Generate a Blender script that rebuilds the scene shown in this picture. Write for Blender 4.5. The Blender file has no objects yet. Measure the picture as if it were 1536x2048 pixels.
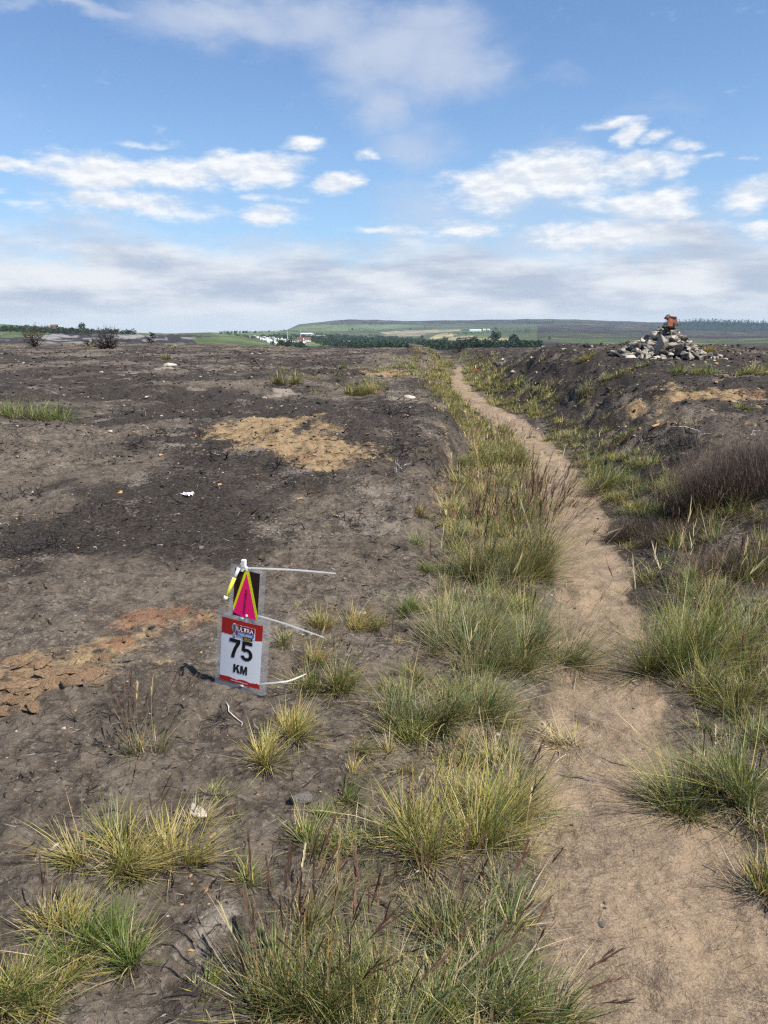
import bpy, bmesh, math, random
import numpy as np
from mathutils import Vector, Matrix

rng = np.random.default_rng(11)
random.seed(5)
scene = bpy.context.scene
COL = scene.collection
rad = math.radians

# ------------------------------------------------------------------ camera
F_PX, W_PX, H_PX = 1538.0, 1536.0, 2048.0          # photograph's focal length and size in pixels
PITCH, CAMZ = rad(13.03), 1.62
cam_d = bpy.data.cameras.new('camera')
cam_d.sensor_fit = 'VERTICAL'
cam_d.angle_y = 2 * math.atan(1024 / F_PX)
cam_d.clip_start, cam_d.clip_end = 0.05, 60000
cam = bpy.data.objects.new('camera', cam_d)
COL.objects.link(cam)
cam.location = (0, 0, CAMZ)
cam.rotation_euler = (math.pi / 2 - PITCH, 0, 0)
scene.camera = cam

# ------------------------------------------------------------------ light, sky, exposure
SUN = Vector((0.386, -0.245, 0.65)).normalized()     # from the post's shadow
SUN_EL = math.asin(SUN.z)
SUN_ROT = math.atan2(SUN.x, SUN.y)
EXPOSURE = 0.65
SKY_STRENGTH = 0.066
sun_d = bpy.data.lights.new('sun', 'SUN')
sun_d.energy, sun_d.angle, sun_d.color = 5.0, rad(0.53), (1.0, 0.93, 0.83)
sun = bpy.data.objects.new('sun', sun_d)
COL.objects.link(sun)
sun.location = (20, -15, 40)
sun.rotation_euler = SUN.to_track_quat('Z', 'Y').to_euler()
scene.view_settings.view_transform = 'Standard'
scene.view_settings.look = 'None'
scene.view_settings.exposure = EXPOSURE
scene.view_settings.gamma = 1.0
scene.view_settings.use_curve_mapping = False
scene.cycles.max_bounces = 5
scene.cycles.diffuse_bounces = 2
scene.cycles.transparent_max_bounces = 12
scene.cycles.volume_bounces = 0


def ray(px, py):
    """direction of the photograph's pixel; forward is +Y"""
    a, b = (np.asarray(px, float) - 768) / F_PX, (1024 - np.asarray(py, float)) / F_PX
    cp, sp = math.cos(PITCH), math.sin(PITCH)
    return a, cp + b * sp, -sp + b * cp


def azel(px, py):
    x, y, z = ray(px, py)
    return np.degrees(np.arctan2(x, y)), np.degrees(np.arctan2(z, np.hypot(x, y)))


class NT:
    """small node-tree writer"""
    def __init__(s, tree):
        s.t = tree
        tree.nodes.clear()

    def n(s, typ, **kw):
        nd = s.t.nodes.new(typ)
        for k, v in kw.items():
            setattr(nd, k, v)
        return nd

    def put(s, sock, v):
        if hasattr(v, 'is_linked') or isinstance(v, bpy.types.NodeSocket):
            s.t.links.new(v, sock)
        elif isinstance(v, (tuple, list)):
            if len(v) == 3 and sock.type == 'RGBA':
                v = (*v, 1)
            sock.default_value = v
        else:
            sock.default_value = v

    def math(s, op, a, b=0.0, c=None, clamp=False):
        nd = s.n('ShaderNodeMath', operation=op, use_clamp=clamp)
        s.put(nd.inputs[0], a)
        s.put(nd.inputs[1], b)
        if c is not None:
            s.put(nd.inputs[2], c)
        return nd.outputs[0]

    def vmath(s, op, a, b=(0, 0, 0), c=None, out=0):
        nd = s.n('ShaderNodeVectorMath', operation=op)
        s.put(nd.inputs[0], a)
        if op not in ('LENGTH', 'NORMALIZE'):
            s.put(nd.inputs[1], b)
        if c is not None:
            s.put(nd.inputs[2], c)
        return nd.outputs['Value'] if op in ('LENGTH', 'DOT_PRODUCT') else nd.outputs[out]

    def ramp(s, v, lo, hi, a=0.0, b=1.0, smooth=True):
        nd = s.n('ShaderNodeMapRange', interpolation_type='SMOOTHSTEP' if smooth else 'LINEAR', clamp=True)
        s.put(nd.inputs[0], v)
        for i, q in enumerate((lo, hi, a, b)):
            s.put(nd.inputs[i + 1], q)
        return nd.outputs[0]

    def noise(s, vec, scale, detail=5, rough=0.55, dist=0.0, color=False):
        nd = s.n('ShaderNodeTexNoise')
        s.put(nd.inputs['Vector'], vec)
        nd.inputs['Scale'].default_value = scale
        nd.inputs['Detail'].default_value = detail
        nd.inputs['Roughness'].default_value = rough
        nd.inputs['Distortion'].default_value = dist
        return nd.outputs['Color' if color else 'Fac']

    def mix(s, f, a, b, blend='MIX'):
        nd = s.n('ShaderNodeMix', data_type='RGBA', blend_type=blend)
        s.put(nd.inputs[0], f)
        s.put(nd.inputs[6], a)
        s.put(nd.inputs[7], b)
        return nd.outputs[2]

    def attr(s, name, out='Fac'):
        nd = s.n('ShaderNodeAttribute', attribute_name=name)
        return nd.outputs[out]


def build_world():
    w = bpy.data.worlds.new('World')
    scene.world = w
    w.use_nodes = True
    t = NT(w.node_tree)
    sky = t.n('ShaderNodeTexSky', sky_type='NISHITA', sun_disc=False)
    sky.sun_elevation, sky.sun_rotation = SUN_EL, SUN_ROT
    sky.altitude, sky.air_density, sky.dust_density, sky.ozone_density = 250, 1.0, 0.25, 2.2
    d = t.n('ShaderNodeTexCoord').outputs['Generated']
    sx = t.n('ShaderNodeSeparateXYZ')
    t.put(sx.inputs[0], d)
    x, y, z = sx.outputs
    az = t.math('MULTIPLY', t.math('ARCTAN2', x, y), 57.29578)
    el = t.math('MULTIPLY', t.math('ARCSINE', z), 57.29578)
    # warp so that cloud edges are ragged, flat clouds: noise is stretched sideways
    cv = t.n('ShaderNodeCombineXYZ')
    t.put(cv.inputs[0], az)
    t.put(cv.inputs[1], el)
    ae = cv.outputs[0]
    q = t.vmath('MULTIPLY', ae, (0.13, 0.30, 1.0))
    wn = t.vmath('SUBTRACT', t.noise(q, 1.3, 6, 0.6, color=True), (0.5, 0.5, 0.5))
    warped = t.vmath('ADD', ae, t.vmath('MULTIPLY', wn, (3.6, 1.9, 0)))
    fine = t.noise(q, 2.2, 8, 0.62)
    fine_up = t.noise(t.vmath('ADD', q, (0.03, 0.10, 0)), 2.2, 8, 0.62)
    soft_n = t.noise(t.vmath('MULTIPLY', ae, (0.09, 0.13, 1.0)), 1.0, 6, 0.55)

    def field(lst, pos):
        f = None
        for (cx, cy, rx, ry, s) in lst:
            a0, e0 = azel(cx, cy)
            ax = abs(azel(cx + rx, cy)[0] - azel(cx - rx, cy)[0]) / 2
            ex = abs(azel(cx, cy + ry)[1] - azel(cx, cy - ry)[1]) / 2
            v = t.vmath('MULTIPLY_ADD', pos, (1 / ax, 1 / ex, 0), (-a0 / ax, -e0 / ex, 0))
            g = t.ramp(t.vmath('LENGTH', v), 0.0, 1.95, s, 0.0)
            f = g if f is None else t.math('MAXIMUM', f, g)
        return f
    cumulus = [(205, 342, 120, 34, 1), (330, 345, 130, 30, .95), (500, 332, 100, 32, 1), (250, 408, 180, 26, .8), (90, 402, 70, 10, .6),
               (605, 286, 46, 13, .85), (672, 368, 44, 20, .95), (735, 312, 22, 14, .7), (545, 430, 60, 20, .85), (515, 393, 28, 9, .6),
               (590, 396, 30, 9, .5), (568, 364, 18, 9, .6), (990, 372, 110, 42, .95), (1110, 348, 150, 44, .95), (1260, 328, 120, 24, .85), (1225, 247, 55, 13, .75),
               (1262, 270, 28, 20, .85), (1318, 272, 40, 11, .7), (1385, 288, 36, 11, .75), (1290, 408, 95, 28, .95), (1355, 428, 60, 10, .7),
               (1500, 392, 55, 30, .85), (1515, 455, 45, 18, .8), (1245, 472, 165, 30, 1), (930, 455, 70, 20, .8), (790, 458, 120, 12, .6),
               (1170, 395, 28, 20, .65), (1350, 352, 32, 12, .6), (8, 321, 45, 10, .75), (10, 374, 30, 9, .55), (1430, 312, 22, 8, .55),
               (230, 497, 190, 18, .6), (300, 290, 130, 6, .38), (1500, 315, 26, 8, .5)]
    soft = [(470, 45, 190, 55, .75), (640, 55, 170, 70, .8), (790, 110, 150, 90, .95), (880, 130, 110, 100, .95), (760, 205, 75, 60, .7), (830, 290, 90, 50, .55),
            (870, 50, 80, 60, .8), (130, 8, 190, 22, .7), (1120, 285, 80, 42, .65), (845, 425, 110, 45, .55), (1060, 470, 100, 40, .6), (1290, 215, 110, 30, .3), (1130, 148, 70, 20, .3), (1450, 505, 110, 50, .8), (1060, 395, 170, 55, .6), (1290, 440, 220, 50, .6), (1240, 340, 130, 40, .5), (180, 490, 200, 40, .7), (330, 380, 260, 60, .35), (560, 500, 140, 40, .6), (940, 500, 120, 40, .7)]
    # clouds of the same kinds all round, outside the photographed part of the sky
    r2 = np.random.default_rng(3)
    aout = t.ramp(t.math('ABSOLUTE', az), 27.5, 33.0)
    eout = t.ramp(el, 27.0, 33.0)
    outside = t.math('MAXIMUM', aout, eout)
    gen_c = t.math('MULTIPLY', t.ramp(t.noise(t.vmath('MULTIPLY', d, (1, 1, 2.6)), 3.2, 3, 0.5), 0.55, 0.80), outside)
    gen_c = t.math('MULTIPLY', gen_c, t.ramp(el, 24, 12, 0.45, 1.0))
    fc = t.math('MAXIMUM', field(cumulus, warped), gen_c)
    a_c = t.ramp(t.math('ADD', fc, t.math('MULTIPLY', t.math('SUBTRACT', fine, 0.5), 1.45)), 0.15, 0.82)
    shade = t.ramp(t.math('SUBTRACT', fine, fine_up), -0.12, 0.14)
    gen_s = t.math('MULTIPLY', t.ramp(t.noise(d, 2.0, 3, 0.5), 0.55, 0.85, 0, .7), outside)
    fs = t.math('MAXIMUM', field(soft, t.vmath('ADD', ae, t.vmath('MULTIPLY', wn, (7.0, 4.5, 0)))), gen_s)
    a_s = t.ramp(t.math('ADD', fs, t.math('MULTIPLY', t.math('SUBTRACT', soft_n, 0.5), 1.1)), 0.05, 1.0, 0, 0.8)
    # the low grey bank along the horizon, its lumpy top between 5 and 7 degrees
    top = t.math('ADD', t.math('MULTIPLY', t.math('SUBTRACT', t.noise(t.vmath('MULTIPLY', ae, (0.11, 0.22, 1)), 1.0, 7, 0.58), 0.5), 9.0), 6.0)
    a_b = t.ramp(t.math('SUBTRACT', top, el), -1.3, 1.7, 0, 0.97)
    bank_n = t.noise(t.vmath('MULTIPLY', ae, (0.10, 0.42, 1)), 1.1, 7, 0.55)
    # radiance, before SKY_STRENGTH
    k = 2 ** -EXPOSURE / SKY_STRENGTH
    V = lambda r, g, b: (r * k, g * k, b * k)
    tint = t.mix(1.0, sky.outputs[0], (1.22, 1.38, 1.55), 'MULTIPLY')
    c = t.mix(t.math('MULTIPLY', t.ramp(el, 18, 3), 0.35), tint, V(0.36, 0.58, 0.84))
    c = t.mix(a_s, c, t.mix(soft_n, V(.50, .58, .76), V(.74, .79, .88)))
    c = t.mix(a_c, c, t.mix(shade, V(.74, .80, .89), V(.98, 1.0, 1.03)))
    bank = t.mix(t.ramp(bank_n, 0.36, 0.64), V(.50, .57, .70), V(.88, .90, .93))
    bank = t.mix(t.ramp(el, 2.6, 0.2), bank, V(.74, .80, .86))
    c = t.mix(a_b, c, bank)
    bg = t.n('ShaderNodeBackground')
    t.put(bg.inputs[0], c)
    bg.inputs[1].default_value = SKY_STRENGTH
    out = t.n('ShaderNodeOutputWorld')
    t.put(out.inputs[0], bg.outputs[0])
    w.cycles.sampling_method = 'MANUAL'
    w.cycles.sample_map_resolution = 512


build_world()


# ------------------------------------------------------------------ helpers
def tag(o, label=None, cat=None, group=None, kind=None):
    for k, v in (('label', label), ('category', cat), ('group', group), ('kind', kind)):
        if v:
            o[k] = v
    return o


def link(name, me, parent=None, mats=None, loc=None):
    o = bpy.data.objects.new(name, me)
    COL.objects.link(o)
    if mats is not None and me is not None and not me.materials:
        for m in (mats if isinstance(mats, (list, tuple)) else [mats]):
            me.materials.append(m)
    if parent:
        o.parent = parent
    if loc is not None:
        o.location = loc
    return o


def tri_mesh(name, v, f, smooth=False, cols=None, attrs=None):
    """mesh from numpy arrays; f is (n,3) or (n,4)"""
    v, f = np.asarray(v, np.float32), np.asarray(f, np.int32)
    me = bpy.data.meshes.new(name)
    k = f.shape[1]
    me.vertices.add(len(v))
    me.vertices.foreach_set('co', v.ravel())
    me.loops.add(f.size)
    me.loops.foreach_set('vertex_index', f.ravel())
    me.polygons.add(len(f))
    me.polygons.foreach_set('loop_start', np.arange(0, f.size, k, dtype=np.int32))
    me.polygons.foreach_set('use_smooth', np.full(len(f), smooth, dtype=bool))
    if cols is not None:
        a = me.attributes.new('col', 'FLOAT_COLOR', 'POINT')
        a.data.foreach_set('color', np.hstack([cols, np.ones((len(cols), 1))]).astype(np.float32).ravel())
    for nm, arr in (attrs or {}).items():
        a = me.attributes.new(nm, 'FLOAT', 'POINT')
        a.data.foreach_set('value', np.asarray(arr, np.float32))
    me.update(calc_edges=True)
    me.validate()
    return me


def sstep(a, b, x):
    t = np.clip((x - a) / (b - a), 0, 1)
    return t * t * (3 - 2 * t)


def vnoise(x, y, seed=0):
    xi, yi = np.floor(x).astype(np.int64), np.floor(y).astype(np.int64)
    fx, fy = x - xi, y - yi
    ux, uy = fx * fx * fx * (fx * (fx * 6 - 15) + 10), fy * fy * fy * (fy * (fy * 6 - 15) + 10)

    def h(i, j):
        k = (i * 374761393 + j * 668265263 + seed * 974711) & 0xffffffff
        k = ((k ^ (k >> 13)) * 1274126177) & 0xffffffff
        return ((k ^ (k >> 16)) & 0xffff) / 65535.0
    a, b, c, d = h(xi, yi), h(xi + 1, yi), h(xi, yi + 1), h(xi + 1, yi + 1)
    return (a + (b - a) * ux) * (1 - uy) + (c + (d - c) * ux) * uy - 0.5


def fbm(x, y, o=4, seed=0, gain=0.5):
    s, a, n = 0, 1.0, 0
    x, y = np.asarray(x, float), np.asarray(y, float)
    for i in range(o):
        s = s + a * vnoise(x, y, seed + i * 17)
        n += a
        a *= gain
        x, y = 1.62 * x + 1.17 * y + 3.1, -1.17 * x + 1.62 * y + 7.7
    return s / n * 1.6


# ------------------------------------------------------------------ the moor's shape
_py = np.array([2300, 2048, 1900, 1750, 1640, 1500, 1400, 1300, 1200, 1100, 1000, 950, 900, 870, 840, 810, 780, 760, 742, 728])
_pl = np.array([1120, 1160, 1100, 1085, 1085, 1095, 1105, 1120, 1110, 1100, 1088, 1072, 1056, 1022, 985, 935, 905, 901, 906, 915])
_pr = np.array([1640, 1560, 1525, 1490, 1445, 1345, 1325, 1290, 1265, 1235, 1195, 1160, 1115, 1082, 1048, 990, 946, 930, 922, 926])
def _flat(px, py):
    x, y, z = ray(px, py)
    k = CAMZ / -z
    return x * k, y * k
_xl, _yl = _flat(_pl, _py)
_xr, _yr = _flat(_pr, _py)
_yc = np.concatenate([[-40, -2], _yl, [70, 120]])
_xc = np.concatenate([[0.2, 0.55], (_xl + _xr) / 2, [4.5, 5.0]])
_hw = np.concatenate([[.3, .3], (_xr - _xl) / 2, [.3, .3]])


def path_u(x, y):
    return x - np.interp(y, _yc, _xc), np.clip(np.interp(y, _yc, _hw), .18, .34)


STEPS = [(7.35, .06), (6.15, .05), (4.75, .06), (9.1, .05), (10.6, .05), (12.4, .05), (14.5, .05), (3.05, .035), (1.75, .025)]


def H(x, y, fine=True):
    x, y = np.asarray(x, float), np.asarray(y, float)
    u, hw = path_u(x, y)
    ye = y + 30 * sstep(44, 62, y) * sstep(-24, -3, x)                               # the moor's brow lies nearer in the middle
    w = fbm(x * 1.3, y * 1.3, 3, 5) * 0.35
    Lh = np.interp(ye, [-30, 0, 3, 5, 7, 9, 12, 20, 40, 70, 92, 105, 140, 400], [0, 0, .02, .10, .22, .32, .37, .44, .52, .56, .50, .1, -3, -30])
    Rh = np.interp(ye, [-30, 0, 2, 3, 4.5, 6, 8, 10, 14, 18, 21, 25, 32, 45, 70, 92, 105, 140, 400], [.1, .05, .06, .1, .22, .38, .56, .72, 1.0, 1.24, 1.30, 1.05, .72, .6, .56, .5, .1, -3, -30])
    steep = sstep(4.5, 7, y)
    left = sstep(1.05, 1.05 + .9 - .45 * steep, -u - w)
    right = sstep(.42, 2.3 - .55 * steep + .9 * sstep(10, 15, y), u + w * .8)
    z = Lh * left + Rh * right
    z = z - .45 * sstep(7.6, 13, x) * sstep(9, 18, y) * (1 - sstep(40, 60, y))      # mound falls away to the right
    off = sstep(.05, .55, np.abs(u) - hw)
    z = z + off * (fbm(x * .35, y * .35, 4, 21) * .13 + fbm(x * 1.1, y * 1.1, 3, 31) * .055) * np.clip(.35 + y * .05, .3, 1.2)
    z = z - .035 * (1 - sstep(-.06, .16, np.abs(u) - hw))                              # worn tread
    # the ridge with the sandy scar on the left
    z = z + .14 * np.exp(-((x + 1.2) / 1.9) ** 2 - ((y - 10.3) / 1.2) ** 2)
    if fine:
        bank = np.clip(4 * left * (1 - left) + 4 * right * (1 - right), 0, 1) * steep
        rid = 1 - np.abs(fbm(x * 3.1, y * 3.1, 4, 41)) * 3.2
        z = z + off * (rid * (.016 + .055 * bank) + fbm(x * 6, y * 6, 4, 51, .6) * (.040 + .05 * bank))
        lump = 1 - np.abs(fbm(x * 1.9 + 9, y * 1.9, 4, 45, .55)) * 3.0
        z = z + off * lump * .050 * sstep(3.5, 7, y) * (.5 + sstep(-.1, .3, fbm(x * .45, y * .45, 2, 47)))
        cl = np.clip(fbm(x * 13, y * 13, 3, 61, .6), 0, 1) ** 1.5
        z = z + off * cl * .05 * (.4 + sstep(-.1, .25, fbm(x * .8, y * .8, 3, 71)))
        z = z + (1 - off) * (fbm(x * 5, y * 5, 4, 81, .6) * .030 + np.clip(fbm(x * 14, y * 9, 3, 85, .6), -.2, .5) * .012)
        for ys, hs in STEPS:
            z = z + (1 - off) * hs * (sstep(ys - .03, ys + .04, y + fbm(x * 3, y * 0 + ys, 2, 3) * .3) - sstep(ys + .05, ys + 1.1, y))
    return z


_RT = np.exp(np.linspace(math.log(.9), math.log(140), 1400))
def hit(px, py, fine=False):
    """where the photograph's pixel meets the moor"""
    x, y, z = ray(float(px), float(py))
    n = math.hypot(x, y)
    X, Y, Z = x / n * _RT, y / n * _RT, CAMZ + z / n * _RT
    below = Z < H(X, Y, fine)
    i = int(np.argmax(below)) if below.any() else len(_RT) - 1
    a, b = _RT[max(i - 1, 0)], _RT[i]
    for _ in range(14):
        m = (a + b) / 2
        if CAMZ + z / n * m < float(H(x / n * m, y / n * m, fine)):
            b = m
        else:
            a = m
    X, Y = x / n * b, y / n * b
    return Vector((X, Y, float(H(X, Y, True))))


def pxm(p):
    """metres covered by one photo pixel at p"""
    return (p.y * math.cos(PITCH) - (p.z - CAMZ) * math.sin(PITCH)) / F_PX


def patches(x, y, lst, seed, edge=.75, nscale=3.0, namp=1.5):
    m = np.zeros_like(x)
    nz = fbm(x * nscale, y * nscale, 4, seed, .6)
    for (cx, cy, rx, ry, s) in lst:
        c = hit(cx, cy)
        l, r, t, b = hit(cx - rx, cy), hit(cx + rx, cy), hit(cx, cy - ry), hit(cx, cy + ry)
        ax, ay = max((r.x - l.x) / 2, .03), max(abs(t.y - b.y) / 2, .04)
        d = np.hypot((x - c.x) / ax, (y - c.y) / ay)
        m = np.maximum(m, s * sstep(1.0 + edge, 1.0 - edge, d + nz * namp))
    return m


def build_moor():
    th_f = np.linspace(-40, 40, 660)
    th = np.concatenate([np.linspace(-180, -41, 70), th_f, np.linspace(41, 180, 70)])
    a = np.radians(np.arange(58, 8.0, -.085))
    r1 = CAMZ / np.tan(a)
    r2 = np.exp(np.arange(math.log(r1[-1]) + .012, math.log(140), .0118))
    r = np.concatenate([[.04, .15, .3, .45, .6, .75, .88], r1, r2])
    T, R = np.meshgrid(np.radians(th), r)
    X, Y = R * np.sin(T), R * np.cos(T)
    x, y = X.ravel(), Y.ravel()
    # jitter to break the fan's regular rows
    z = H(x, y)
    nr, nc = X.shape
    u, hw = path_u(x, y)
    wob = fbm(x * 3, y * 3, 3, 91) * .12 + fbm(x * 11, y * 11, 3, 95) * .04
    mpath = sstep(.10, -.05, np.abs(u) - hw + wob * .8) * sstep(46, 36, y)
    sand = patches(x, y, [(520, 858, 110, 20, .95), (590, 885, 110, 28, .95), (640, 925, 80, 24, .8), (730, 905, 60, 20, .5), (90, 1345, 140, 45, .8), (20, 1400, 70, 45, .75), (200, 1305, 80, 26, .7), (300, 1262, 80, 24, .55), (400, 1235, 60, 20, .5),
                          (1270, 820, 80, 28, .85), (1400, 795, 120, 18, .8), (1330, 850, 60, 14, .55), (1180, 815, 40, 18, .5), (770, 750, 60, 10, .8), (1480, 850, 40, 12, .4),
                          (893, 880, 8, 40, .5), (885, 960, 8, 30, .5), (870, 1010, 14, 20, .45), (130, 1560, 140, 26, .15), (1120, 770, 30, 8, .5)], 101)
    red = patches(x, y, [(330, 1240, 95, 24, .8), (250, 1290, 40, 14, .9), (390, 1245, 40, 14, .8), (20, 1420, 40, 20, .6), (610, 912, 26, 9, .8), (550, 868, 30, 8, .5), (1500, 790, 40, 6, .6), (40, 1340, 50, 14, .5), (150, 1330, 50, 14, .4)], 111, nscale=5)
    ash = patches(x, y, [(430, 1850, 45, 55, .9), (570, 785, 32, 9, .9), (350, 893, 40, 8, .7), (330, 738, 40, 3, .9), (325, 1645, 30, 50, .3), (330, 2000, 60, 40, .4), (400, 1620, 30, 22, .6), (800, 800, 26, 4, .8), (60, 1100, 50, 10, .4), (200, 1055, 50, 9, .4), (1450, 1090, 80, 24, .5), (700, 950, 50, 14, .4)], 121, nscale=6)
    # old soot: heavier beyond 6 m and along the banks, thinner near the path
    n1 = fbm(x * .6, y * .5, 5, 131, .58)
    soot = sstep(-.25, .30, n1 + .12 * sstep(4, 8, y) + .06 * sstep(0, 1, np.abs(u) - .8) - .08 - .16 * sstep(5, 2.5, y) + .20 * sstep(.5, 1.1, u) * sstep(5, 8, y))
    soot = np.maximum(soot * .85, patches(x, y, [(90, 1095, 120, 45, .9), (430, 910, 60, 40, .9), (760, 830, 110, 50, .8), (800, 920, 70, 40, .7), (1180, 900, 130, 60, 1), (1120, 850, 70, 40, .9), (1060, 800, 50, 26, .8), (1330, 920, 100, 60, 1), (1300, 960, 110, 60, 1), (1080, 720, 60, 20, .8), (1500, 1170, 60, 50, .8), (1420, 1300, 120, 160, .6), (80, 1620, 100, 20, .35), (700, 1580, 60, 40, .5), (900, 1750, 200, 60, .4)], 141))
    litter = sstep(1.35, .75, np.abs(u + .35) / .62) * (1 - mpath) * sstep(46, 40, y)
    zone = sstep(3, 0, np.hypot(x * .6, y - 2.5))
    v = np.stack([x, y, z], 1)
    i = np.arange(nr * nc).reshape(nr, nc)
    f = np.stack([i[:-1, :-1], i[:-1, 1:], i[1:, 1:], i[1:, :-1]], -1).reshape(-1, 4)
    f = f[:, ::-1]
    fm = mpath[f].mean(1) > .5
    A = dict(path=mpath, sand=sand, red=red, ash=ash, soot=soot, litter=litter)
    m = soil_material()
    obs = []
    for nm, sel in (('moorland', ~fm), ('footpath', fm)):
        ff = f[sel]
        used = np.unique(ff)
        remap = np.full(len(v), -1, np.int64)
        remap[used] = np.arange(len(used))
        me = tri_mesh(nm, v[used], remap[ff], True, None, {k: q[used] for k, q in A.items()})
        o = link(nm, me, None, m)
        tag(o, {'moorland': 'burnt dark brown moorland of bare crusted soil', 'footpath': 'narrow trodden earth footpath running away between grass verges'}[nm], {'moorland': 'moorland', 'footpath': 'path'}[nm], kind='structure')
        obs.append(o)
    return obs


def soil_material():
    m = bpy.data.materials.new('burnt_soil')
    m.use_nodes = True
    t = NT(m.node_tree)
    P = t.n('ShaderNodeNewGeometry').outputs['Position']
    flatp = t.vmath('MULTIPLY', P, (1, 1, 1.6))
    big, mid = t.noise(flatp, 1.7, 6, .6), t.noise(flatp, 9, 7, .65)
    fin, grit = t.noise(flatp, 38, 6, .7), t.noise(flatp, 160, 3, .6)
    streak = t.noise(t.vmath('MULTIPLY', P, (30, 55, 40)), 1.0, 5, .7, 1.2)
    soil = t.mix(t.ramp(mid, .35, .68), (.068, .055, .043), (.182, .149, .114))
    soil = t.mix(t.ramp(fin, .50, .70, 0, .75), soil, (.265, .225, .185))
    dark = t.mix(t.ramp(fin, .35, .7), (.011, .010, .0095), (.066, .055, .047))
    so = t.ramp(t.math('ADD', t.attr('soot'), t.math('MULTIPLY', t.math('SUBTRACT', mid, .5), 2.4)), .25, .80)
    c = t.mix(t.math('MULTIPLY', so, .88), soil, dark)
    ash = t.mix(fin, (.16, .138, .115), (.37, .32, .26))
    c = t.mix(t.ramp(t.math('ADD', t.attr('ash'), t.math('MULTIPLY', t.math('SUBTRACT', fin, .5), 1.3)), .35, .85), c, ash)
    c = t.mix(t.math('MULTIPLY', t.ramp(t.math('ADD', big, t.math('MULTIPLY', t.math('SUBTRACT', fin, .5), .5)), .57, .72), .42), c, ash)
    sandc = t.mix(t.ramp(mid, .3, .7), (.19, .125, .068), (.36, .26, .145))
    c = t.mix(t.math('MULTIPLY', t.ramp(t.math('ADD', big, t.math('MULTIPLY', t.math('SUBTRACT', fin, .5), .5)), .57, .72), .42), c, ash)
    sandc = t.mix(t.ramp(fin, .5, .75, 0, .6), sandc, (.46, .36, .22))
    c = t.mix(t.ramp(t.math('ADD', t.attr('sand'), t.math('ADD', t.math('MULTIPLY', t.math('SUBTRACT', mid, .5), 1.5), t.math('MULTIPLY', t.math('SUBTRACT', fin, .5), .9))), .35, .85), c, sandc)
    redc = t.mix(mid, (.21, .10, .055), (.38, .21, .115))
    c = t.mix(t.ramp(t.math('ADD', t.attr('red'), t.math('MULTIPLY', t.math('SUBTRACT', fin, .5), 1.8)), .38, .95, 0, .85), c, redc)
    pathc = t.mix(t.ramp(t.math('ADD', t.math('MULTIPLY', mid, .45), t.math('MULTIPLY', grit, .55)), .40, .60), (.155, .117, .083), (.315, .238, .165))
    pathc = t.mix(t.ramp(big, .45, .66, 0, .55), pathc, (.38, .28, .18))
    pathc = t.mix(t.ramp(fin, .55, .67, 0, .5), pathc, (.105, .082, .064))
    c = t.mix(t.ramp(t.math('ADD', t.attr('path'), t.math('MULTIPLY', t.math('SUBTRACT', mid, .5), .9)), .3, .8), c, pathc)
    c = t.mix(t.math('MULTIPLY', t.attr('litter'), t.ramp(streak, .48, .66, 0, .6)), c, (.33, .26, .16))
    # charcoal flecks and pale grit
    notpath = t.math('SUBTRACT', 1.0, t.math('MULTIPLY', t.attr('path'), .8))
    c = t.mix(t.math('MULTIPLY', t.ramp(streak, .58, .70), t.math('MULTIPLY', notpath, .75)), c, (.017, .015, .015))
    c = t.mix(t.math('MULTIPLY', t.ramp(grit, .66, .74), .35), c, (.45, .38, .31))
    bs = t.n('ShaderNodeBsdfPrincipled')
    t.put(bs.inputs['Base Color'], c)
    bs.inputs['Roughness'].default_value = .95
    bs.inputs['Specular IOR Level'].default_value = .15
    h = t.math('ADD', t.math('MULTIPLY', mid, .55), t.math('ADD', t.math('MULTIPLY', fin, .35), t.math('MULTIPLY', streak, .25)))
    b = t.n('ShaderNodeBump')
    b.inputs['Strength'].default_value = 1.0
    t.put(b.inputs['Distance'], t.math('ADD', .034, t.math('MULTIPLY', notpath, .026)))
    t.put(b.inputs['Height'], h)
    t.put(bs.inputs['Normal'], b.outputs[0])
    o = t.n('ShaderNodeOutputMaterial')
    t.put(o.inputs[0], bs.outputs[0])
    return m


moor, footpath = build_moor()


# ------------------------------------------------------------------ materials
def mat(name, c1, c2=None, scale=20, rough=.8, bump=.3, dist=.01, spec=.3, detail=6):
    m = bpy.data.materials.new(name)
    m.use_nodes = True
    t = NT(m.node_tree)
    P = t.n('ShaderNodeTexCoord').outputs['Object']
    n = t.noise(P, scale, detail, .6)
    bs = t.n('ShaderNodeBsdfPrincipled')
    t.put(bs.inputs['Base Color'], t.mix(t.ramp(n, .3, .7), c1, c2 or tuple(q * .8 for q in c1)))
    bs.inputs['Roughness'].default_value = rough
    bs.inputs['Specular IOR Level'].default_value = spec
    if bump:
        b = t.n('ShaderNodeBump')
        b.inputs['Strength'].default_value = bump
        b.inputs['Distance'].default_value = dist
        t.put(b.inputs['Height'], n)
        t.put(bs.inputs['Normal'], b.outputs[0])
    o = t.n('ShaderNodeOutputMaterial')
    t.put(o.inputs[0], bs.outputs[0])
    return m


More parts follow.
